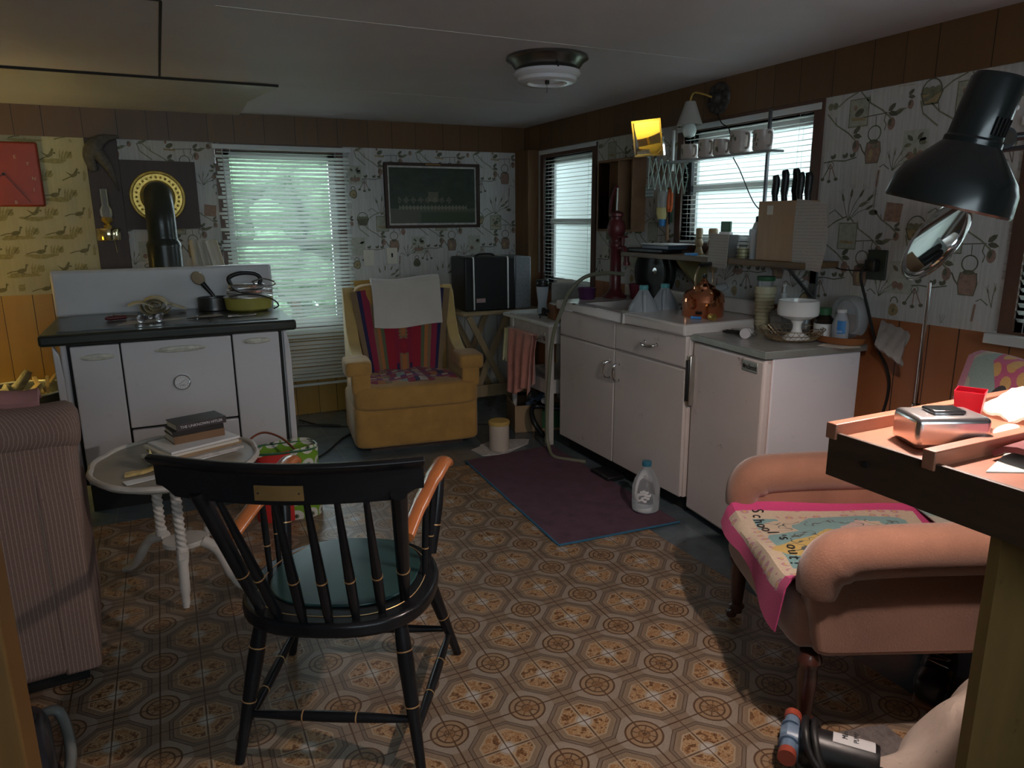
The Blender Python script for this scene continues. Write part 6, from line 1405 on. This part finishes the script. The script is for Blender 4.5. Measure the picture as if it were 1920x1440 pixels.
b = MB(); b.bx(2.62, 2.622, 3.515, 3.59, 1.545, 1.62, 0); single(b, 'note_card', lines_mat('pale_note', (.42, .52, .50), (.15, .2, .2), .02), 'pale green note card hanging below the zigzag mirror arm', 'note')
t = L_('hanging_pliers', 'orange-handled pliers hanging at the left edge of the window with the mugs', 'pliers', (2.66, 3.405, 1.42))
for s in (-1, 1): b = MB(); b.tube(crv([(0, 0, .03), (0, s*.014, .07), (0, s*.016, .11), (0, s*.006, .17)], 4), .008, 8); b.build('handle', M['orange'], t)
b = MB(); b.tube([(0, 0, .04), (0, 0, .02), (0, 0, -.03)], [.014, .014, .005], 10, flat=.6); b.build('jaws', M['black'], t)
b = MB(); b.tube(crv([(2.69, 3.435, 1.60), (2.67, 3.43, 1.50), (2.68, 3.445, 1.42), (2.675, 3.435, 1.30)], 5), [.006]*6+[.012]*5+[.010]*5, 10); single(b, 'corkscrew', M['brown'], 'brown wooden-handled tool hanging left of the orange pliers', 'tool')
# mug rail
t = L_('mug_rack', 'grey rail across the window carrying five mugs', 'rack', (2.655, 2.99, 1.735))
MB().bx(-.055, .02, -.40, .43, -.012, 0).build('rail', pbr('grey_acrylic', (.30, .33, .33), .2, var=.03), t, bev=.002)
b = MB(); b.bx(-.004, .008, -.322, -.308, -.30, .19); b.build('upright', pbr('dark_grey_rod', (.12, .12, .13), .35, .5, var=0), t); b = MB(); b.bx(.0, .012, .40, .415, -.05, .17); b.build('upright', M['whiteplastic'], t)
M['mugblossom'] = pbr('sprigged_mug', (.42, .38, .35), .25, var=.0)
for (y, r, h), lb in zip(((3.285-.08, .046, .075), (3.075, .040, .088), (2.955, .043, .078), (2.825, .050, .103), (2.675, .046, .093)), ('leftmost of the five mugs on the window rail, with floral spray', 'small dark-sprigged mug, second from the left on the window rail', 'plain squat grey mug in the middle of the window rail', 'tallest mug, with leaf pattern, second from the right on the window rail', 'brownish mug at the right end of the window rail')):
    k = L_('mug', lb, 'mug', (2.62, y, 1.7355), R(-28), 'mugs on the window rail'); mugshape(r, h).build('cup', M['mug'], k)
    b = MB(); b.tube(crv([(r*.3, -r*.93, h*.85), (r*.4, -r*1.45, h*.8), (r*.42, -r*1.55, h*.5), (r*.4, -r*1.3, h*.22), (r*.3, -r*.93, h*.2)], 4), .006, 8); b.build('handle', M['mug'], k)
    rr = random.Random(int(y*100)); b = MB()
    for q in range(7):
        a = 3.5+rr.uniform(-.6, .6); z_ = h*rr.uniform(.25, .8); c = Vector((r+.0006, 0, 0)); s_ = rr.uniform(.006, .011)
        b.lathe([(0, 0), (s_, 0)], 8, 0, RZ(math.degrees(a)) @ T(r+.0008, 0, z_) @ RY(90), 1, .5)
    b.build('leaf_decoration', M['motif1'], k)
# sconce
t = L_('wall_sconce', 'ornate dark wall lamp with white cone shade over the window blind', 'lamp', (XR-.013, 3.10, 2.035))
b = MB(); b.lathe([(0, .05), (.02, .045), (.03, .02), (.075, .012), (.082, 0)], 24, 0, RY(-90)); 
for k in range(10): b.lathe([(0, .03), (.018, .02), (.022, .005)], 8, 0, RY(-90) @ T(.058*math.cos(k*.628), .058*math.sin(k*.628), 0))
b.build('backplate', pbr('dark_cast_iron', (.045, .038, .035), .5, .3, var=.4, vs=30), t)
b = MB(); b.tube(crv([(-.04, 0, 0), (-.08, .03, .02), (-.11, .07, .03), (-.115, .09, .0), (-.115, .09, -.03)], 5), .005, 8); b.build('arm', M['brass'], t)
b = MB(); b.lathe([(.026, -.01), (.068, -.128), (.066, -.128), (.024, -.01)], 36, 0, T(-.115, .09, 0)); b.build('lamp_shade', pbr('white_paper_shade', (.50, .48, .44), .7, var=.05, transl=.3), t)
b = MB(); b.lathe([(.013, -.09), (.018, -.11), (.036, -.14), (.038, -.16), (.026, -.186), (0, -.195)], 24, 0, T(-.115, .09, 0)); b.build('bulb', pbr('frosted_bulb', (.62, .68, .66), .3, var=0), t)
b = MB(); b.tube(crv([(2.70, 3.09, 1.955), (2.67, 3.02, 1.90), (2.66, 2.95, 1.86), (2.66, 2.92, 1.74), (2.66, 2.86, 1.66), (2.66, 2.75, 1.50), (2.66, 2.66, 1.44)], 6), .003, 6); single(b, 'lamp_cord', M['blackrub'], 'thin black cord dangling from the wall sconce across the blind', 'cord')
t = L_('power_outlet', 'dark wall outlet box with black plug on the patterned wall', 'outlet', (XR, 2.075, 1.165))
MB().bx(-.012, 0, -.045, .045, 0, .125).build('cover_plate', pbr('dark_green_plate', (.03, .04, .03), .4, var=.2), t, bev=.003); MB().bx(-.05, -.012, -.02, .03, .035, .085).build('plug', M['black'], t, bev=.006)
b = MB(); b.tube(crv([(2.672, 2.09, 1.22), (2.66, 2.10, 1.18), (2.66, 2.05, 1.05), (2.66, 1.99, .90), (2.69, 1.95, .80), (2.70, 1.94, .70), (2.70, 1.97, .5), (2.70, 1.97, .1)], 6), .006, 8); single(b, 'extension_cord', M['blackrub'], 'thick black cord running down the wall from the dark outlet', 'cord')
b = MB(); b.tube(crv([(2.71, 2.12, 1.20), (2.715, 2.25, 1.20), (2.71, 2.33, 1.23)], 5), .003, 6); single(b, 'thin_wire', M['blackrub'], 'thin dark wire between the outlet and the wall shelf', 'wire')
# standing make-up mirror
t = L_('stand_mirror', 'round chrome-rimmed mirror on a tall chrome stand behind the rose armchair', 'mirror', (2.53, 1.70, 0))
b = MB(); b.cyl((0, 0, .02), (0, 0, .72), .010, n=12); b.cyl((0, 0, .70), (-.005, .0, 1.19), .0075, n=12); b.lathe([(.013, .70), (.014, .73)], 14, cap=False); b.build('stand', M['chrome'], t)
b = MB(); b.lathe([(.11, 0), (.11, .01), (.02, .02), (.012, .03)], 28); b.build('base', M['chrome'], t)
HX = T(0.0, .0, 1.345) @ RZ(-28) @ RY(28)
b = MB(); b.tube([HX @ Vector((.0, .158*math.cos(a), .158*math.sin(a))) for a in [math.pi+math.pi*i/20 for i in range(21)]], .008, 8, flat=.6); b.build('yoke', M['chrome'], t)
b = MB(); b.lathe([(.0, -.006), (.135, -.006), (.145, -.012), (.149, 0), (.145, .012), (.135, .006), (0, .006)], 48, 0, HX @ RY(90)); b.build('rim', M['chrome'], t); b = MB(); b.lathe([(0, -.0075), (.134, -.0068)], 48, 0, HX @ RY(90)); b.lathe([(0, .0075), (.134, .0068)], 48, 0, HX @ RY(90)); b.build('mirror_glass', pbr('mirror_silver_2', (.8, .8, .8), .03, 1, var=0), t)

# ================= ceiling light =================
t = L_('ceiling_light', 'round ceiling lamp with chrome base and stepped white glass shade', 'ceiling light', (1.645, 3.02, ZC))
b = MB(); b.lathe([(.182, 0), (.185, -.012), (.165, -.024), (.145, -.050), (.120, -.060), (0, -.060)], 48); b.build('base', pbr('smoky_chrome', (.20, .20, .18), .25, 1, var=.2), t)
b = MB(); b.lathe([(.10, -.056), (.148, -.062), (.152, -.075), (.140, -.088), (.135, -.090), (.132, -.104), (.115, -.112), (.09, -.112), (.085, -.100), (0, -.098)], 48); b.build('glass_shade', pbr('white_ribbed_glass', (.66, .64, .66), .2, var=.03), t)
b = MB(); b.lathe([(0, -.098), (.010, -.098), (.009, -.114), (0, -.114)], 12); b.cyl((0, 0, -.114), (0, 0, -.152), .0014, n=5); b.build('finial', M['black'], t)
for a in (20, 140, 260): b = MB(); b.tube([(.135*math.cos(R(a)), .135*math.sin(R(a)), -.048), (.15*math.cos(R(a)), .15*math.sin(R(a)), -.066)], .004, 8); b.build('clip', M['black'], t)

# ================= on the counter =================
def K(x, y, z): return (x*CS, y*CS, 1.43-(1.43-z)*CS)
t = L_('tissue_tin', 'shiny chrome napkin tin on the wooden counter', 'tin', K(1.345, .845, .992), R(-26))
MB().bx(-.068, .065, -.044, .044, 0, .058).build('box', pbr('polished_tin', (.86, .80, .78), .24, 1, var=.08, vs=9), t, bev=.010, seg=4); b = MB(); b.bx(-.03, .03, -.022, .022, .058, .066); b.build('top_plate', M['chrome'], t, bev=.004); b = MB(); b.bx(.0652, .067, -.028, .028, .008, .040); b.build('yellow_window', M['amber'], t)
b = MB(); b.box((0, 0, .001), (.15, .09, .002)); o = b.build('paper_pad', M['paper']); o.location = K(1.325, .835, .9921-.0024); o.rotation_euler = (0, 0, R(-20)); tag(o, 'small paper pad under the chrome tin', 'paper')
t.location.z += .0006
t = L_('red_cup', 'translucent red square cup behind the chrome tin on the counter', 'cup', K(1.50, .89, .992), R(25))
b = MB(); b.lathe([(0, 0), (.026, 0), (.036, .075), (.034, .075), (.024, .003), (0, .003)], 4, 0, RZ(45)); b.build('cup', pbr('red_plastic', (.62, .02, .05), .3, var=0, transl=.4), t, smooth=False)
b = MB(); b.cush((0, 0, .010), (.09, .03, .018), .9, 10); o = b.build('rolled_tissue', M['paper']); o.location = K(1.51, .815, .992); o.rotation_euler = (0, 0, R(10)); tag(o, 'crumpled pinkish tissue between the tin and the rail', 'tissue')
b = MB(); b.grid(18, 14, lambda u, v: (-.10+.24*u, -.05+.13*v+.01*math.sin(u*9), .012+.05*math.sin(u*3.1)*math.sin(v*3.1)+.010*math.sin(u*17+v*5)*math.sin(v*13)), 0, None, .006); o = b.build('plastic_bag', clear('glossy_crinkled_bag', (.75, .62, .56), .35, .12, .05)); o.location = K(1.72, .87, .992); tag(o, 'glossy crinkled plastic bag at the far right of the counter', 'bag')
t = L_('paring_knife', 'dark-bladed letter knife lying on the plastic bag', 'knife', K(1.66, .83, 1.065), R(12)); b = MB(); b.tube([(-.09, 0, 0), (-.03, 0, .004), (.05, 0, .008)], [.002, .006, .006], 8); b.build('blade', M['darkleg'], t)
b = MB(); b.grid(20, 10, lambda u, v: (.0+.30*u, -.17*v+.02*u, .006+.016*math.sin(min(1, v*6)*1.57)*(1 if v < .5 else 1)), 0, None, .010); o = b.build('leather_folder', pbr('maroon_leather', (.12, .03, .035), .35, var=.15, bmp=.3, bs=90)); o.location = K(1.335, .735, .992); tag(o, 'dark maroon leather folder at the right of the near rail', 'folder')
b = MB(); b.prism([(0, 0), (.16, -.09), (.36, -.13), (.36, -.02), (.12, .04)], 0, .002); o = b.build('paper_sheets', M['paper']); o.location = K(1.255, .70, .9921); tag(o, 'pale papers lying under the leather folder', 'paper')
b = MB(); b.text('OO', .03, T(0, 0, .0004) @ RZ(-50), 0, .0002); o = b.build('pencil_mark', M['ink']); o.location = K(1.225, .79, .9921); o.parent = bpy.data.objects['wooden_counter']; o.matrix_parent_inverse = bpy.data.objects['wooden_counter'].matrix_world.inverted(); o.location = Vector(K(1.225, .79, .9921))-Vector(bpy.data.objects['wooden_counter'].location); o.matrix_parent_inverse = Matrix.Identity(4)

# ================= bottom right floor =================
t = L_('water_pump', 'small black electric pump with blue head on the floor at lower right', 'pump', (1.43, 1.085, .0042), R(128)); t.scale = (1.1, 1.1, 1.1)
b = MB(); b.lathe([(0, -.11), (.045, -.11), (.048, -.10), (.048, .05), (.04, .06), (0, .06)], 28, 0, T(0, 0, .055) @ RY(90)); b.build('motor', M['black'], t)
b = MB(); b.bx(-.09, .03, .030, .0485, .035, .08, 0); b.build('nameplate', M['paperwhite'], t) if False else None
b = MB(); b.grid(10, 3, lambda u, v: (-.10+.09*v*1.0, -.0486*math.sin(-.35+u*1.4), .055+.0486*math.cos(-.35+u*1.4))); b.build('nameplate', M['paperwhite'], t)
b = MB(); b.text('Mini', .018, T(-.036, -.014, .1040) @ RZ(-90), 0, .0003); b.text('PUMP', .016, T(-.060, -.014, .1040) @ RZ(-90), 0, .0003); b.build('nameplate_lettering', M['ink'], t)
b = MB(); b.lathe([(0, 0), (.04, 0), (.042, .03), (.03, .045), (0, .045)], 24, 0, T(.06, 0, .055) @ RY(90)); b.cyl((.083, -.06, .07), (.083, .06, .07), .018, n=20)
for y in (-.03, 0, .03): b.cyl((.083, y-.003, .07), (.083, y+.003, .07), .024, n=20)
b.build('pump_head', pbr('blue_grey_plastic', (.14, .20, .28), .35, var=.15), t)
for s in (-1, 1): b = MB(); b.lathe([(.012, 0), (.020, 0), (.021, .022), (.014, .022)], 20, 0, T(.083, s*.060, .07) @ RX(-90*s)); b.build('red_port', pbr('red_rubber', (.32, .06, .035), .4, var=.1), t)
b = MB(); b.tube(crv([(.03, -.06, .03), (.05, -.04, .10), (.05, .03, .118), (.03, .07, .08), (-.03, .085, .04), (-.09, .07, .03), (-.12, .0, .05)], 6), .009, 10); b.tube(crv([(.015, -.065, .02), (.03, -.04, .10), (.03, .03, .112), (.01, .075, .07), (-.03, .09, .02)], 6), .009, 10); b.build('cable_coil', M['blackrub'], t)
t = L_('leather_shoe', 'black leather lace-up shoe lying under the rose armchair', 'shoe', (2.01, 1.175, 0), R(205-180))
b = MB(); ol = [(-.13, 0), (-.125, .035), (-.08, .045), (0, .05), (.06, .046), (.11, .03), (.13, 0), (.11, -.03), (.06, -.046), (0, -.05), (-.08, -.045), (-.125, -.035)]; b.prism([(p.x, p.y) for p in crv([(a, c, 0) for a, c in ol], 3, True)], 0, .018); b.build('sole', wood('brown_sole', (.16, .07, .03), (.26, .12, .06), .5), t, bev=.004)
b = MB(); b.cush((-.065, 0, .055), (.13, .10, .085), .75, 16); b.cush((.03, 0, .06), (.19, .095, .10), .7, 16); b.cush((.07, 0, .09), (.10, .08, .09), .6, 14); b.build('upper', pbr('black_shoe_leather', (.02, .02, .022), .3, var=.2), t, merge=False)
b = MB(); b.tube(crv([(-.03, -.03, .105), (-.02, .03, .11), (0, -.03, .115), (.01, .03, .118), (.03, -.03, .122), (.05, .03, .13), (.03, .05, .10)], 5), .0025, 6); b.build('laces', M['chrome'], t)
b = MB(); rr = random.Random(4)
def cl_(u, v):
    h = (.035+.225*u**.8)*min(1, v*3.2)**.6*(1-.25*max(0, v-.4)); k = math.sin(u*13+v*5)*.012*min(1, v*3)
    return (1.47+.40*u+.02*math.sin(v*7), 1.075-.36*v-.05*(1-u)+.012*math.sin(u*12), max(.006, h+k+.008*math.sin(v*17+u*6)))
b.grid(36, 30, cl_, 0, None, .004); single(b, 'canvas_sack', pbr('dirty_canvas', (.50, .40, .33), .85, var=.2, vs=7, bmp=.5, bs=120, dirt=.6), 'crumpled beige canvas cloth heaped on the floor beside the plywood partition', 'cloth')
b = MB(); b.prism([(1.53, 1.0), (1.56, 1.17), (1.72, 1.13), (1.70, .98)], .0042, .014); single(b, 'grey_mat', pbr('ribbed_grey_mat', (.10, .085, .08), .9, var=.4, vs=60, bmp=.9, bs=120, bd=.005), 'small ribbed grey mat under the canvas cloth', 'mat')
b = MB(); b.prism([(-.05, -.012), (-.055, .012), (-.035, .02), (-.02, .012), (.04, .016), (.05, -.004), (.0, -.016)], 0, .003); b.lathe([(0, .0032), (.008, .0034)], 14, 1, T(-.035, .002, 0)); o = b.build('metal_bracket', [M['paperwhite'], M['steel']]); o.location = (1.60, .985, .0145); o.rotation_euler = (0, 0, R(-20)); tag(o, 'small white metal bracket with a screw hole on the grey mat', 'bracket')
# vacuum at lower left
t = L_('vacuum_cleaner', 'dark canister vacuum cleaner with grey hose at the lower left corner', 'vacuum cleaner', (-.50, 1.93, .0042), R(10))
b = MB(); b.cush((0, 0, .09), (.24, .34, .17), .5, 18); b.build('body', pbr('dark_plastic_body', (.02, .02, .025), .25, var=.1), t); b = MB(); b.lathe([(0, 0), (.04, 0), (.045, .01), (.035, .02), (0, .022)], 24, 0, T(.05, .06, .165)); b.build('dial', M['black'], t)
b = MB(); b.tube(crv([(.08, .10, .14), (.14, .12, .12), (.15, .02, .04), (.10, -.12, .02), (.0, -.25, .02), (-.1, -.30, .02)], 6), .014, 10); b.build('hose', pbr('grey_hose', (.14, .14, .13), .4, var=.2), t)
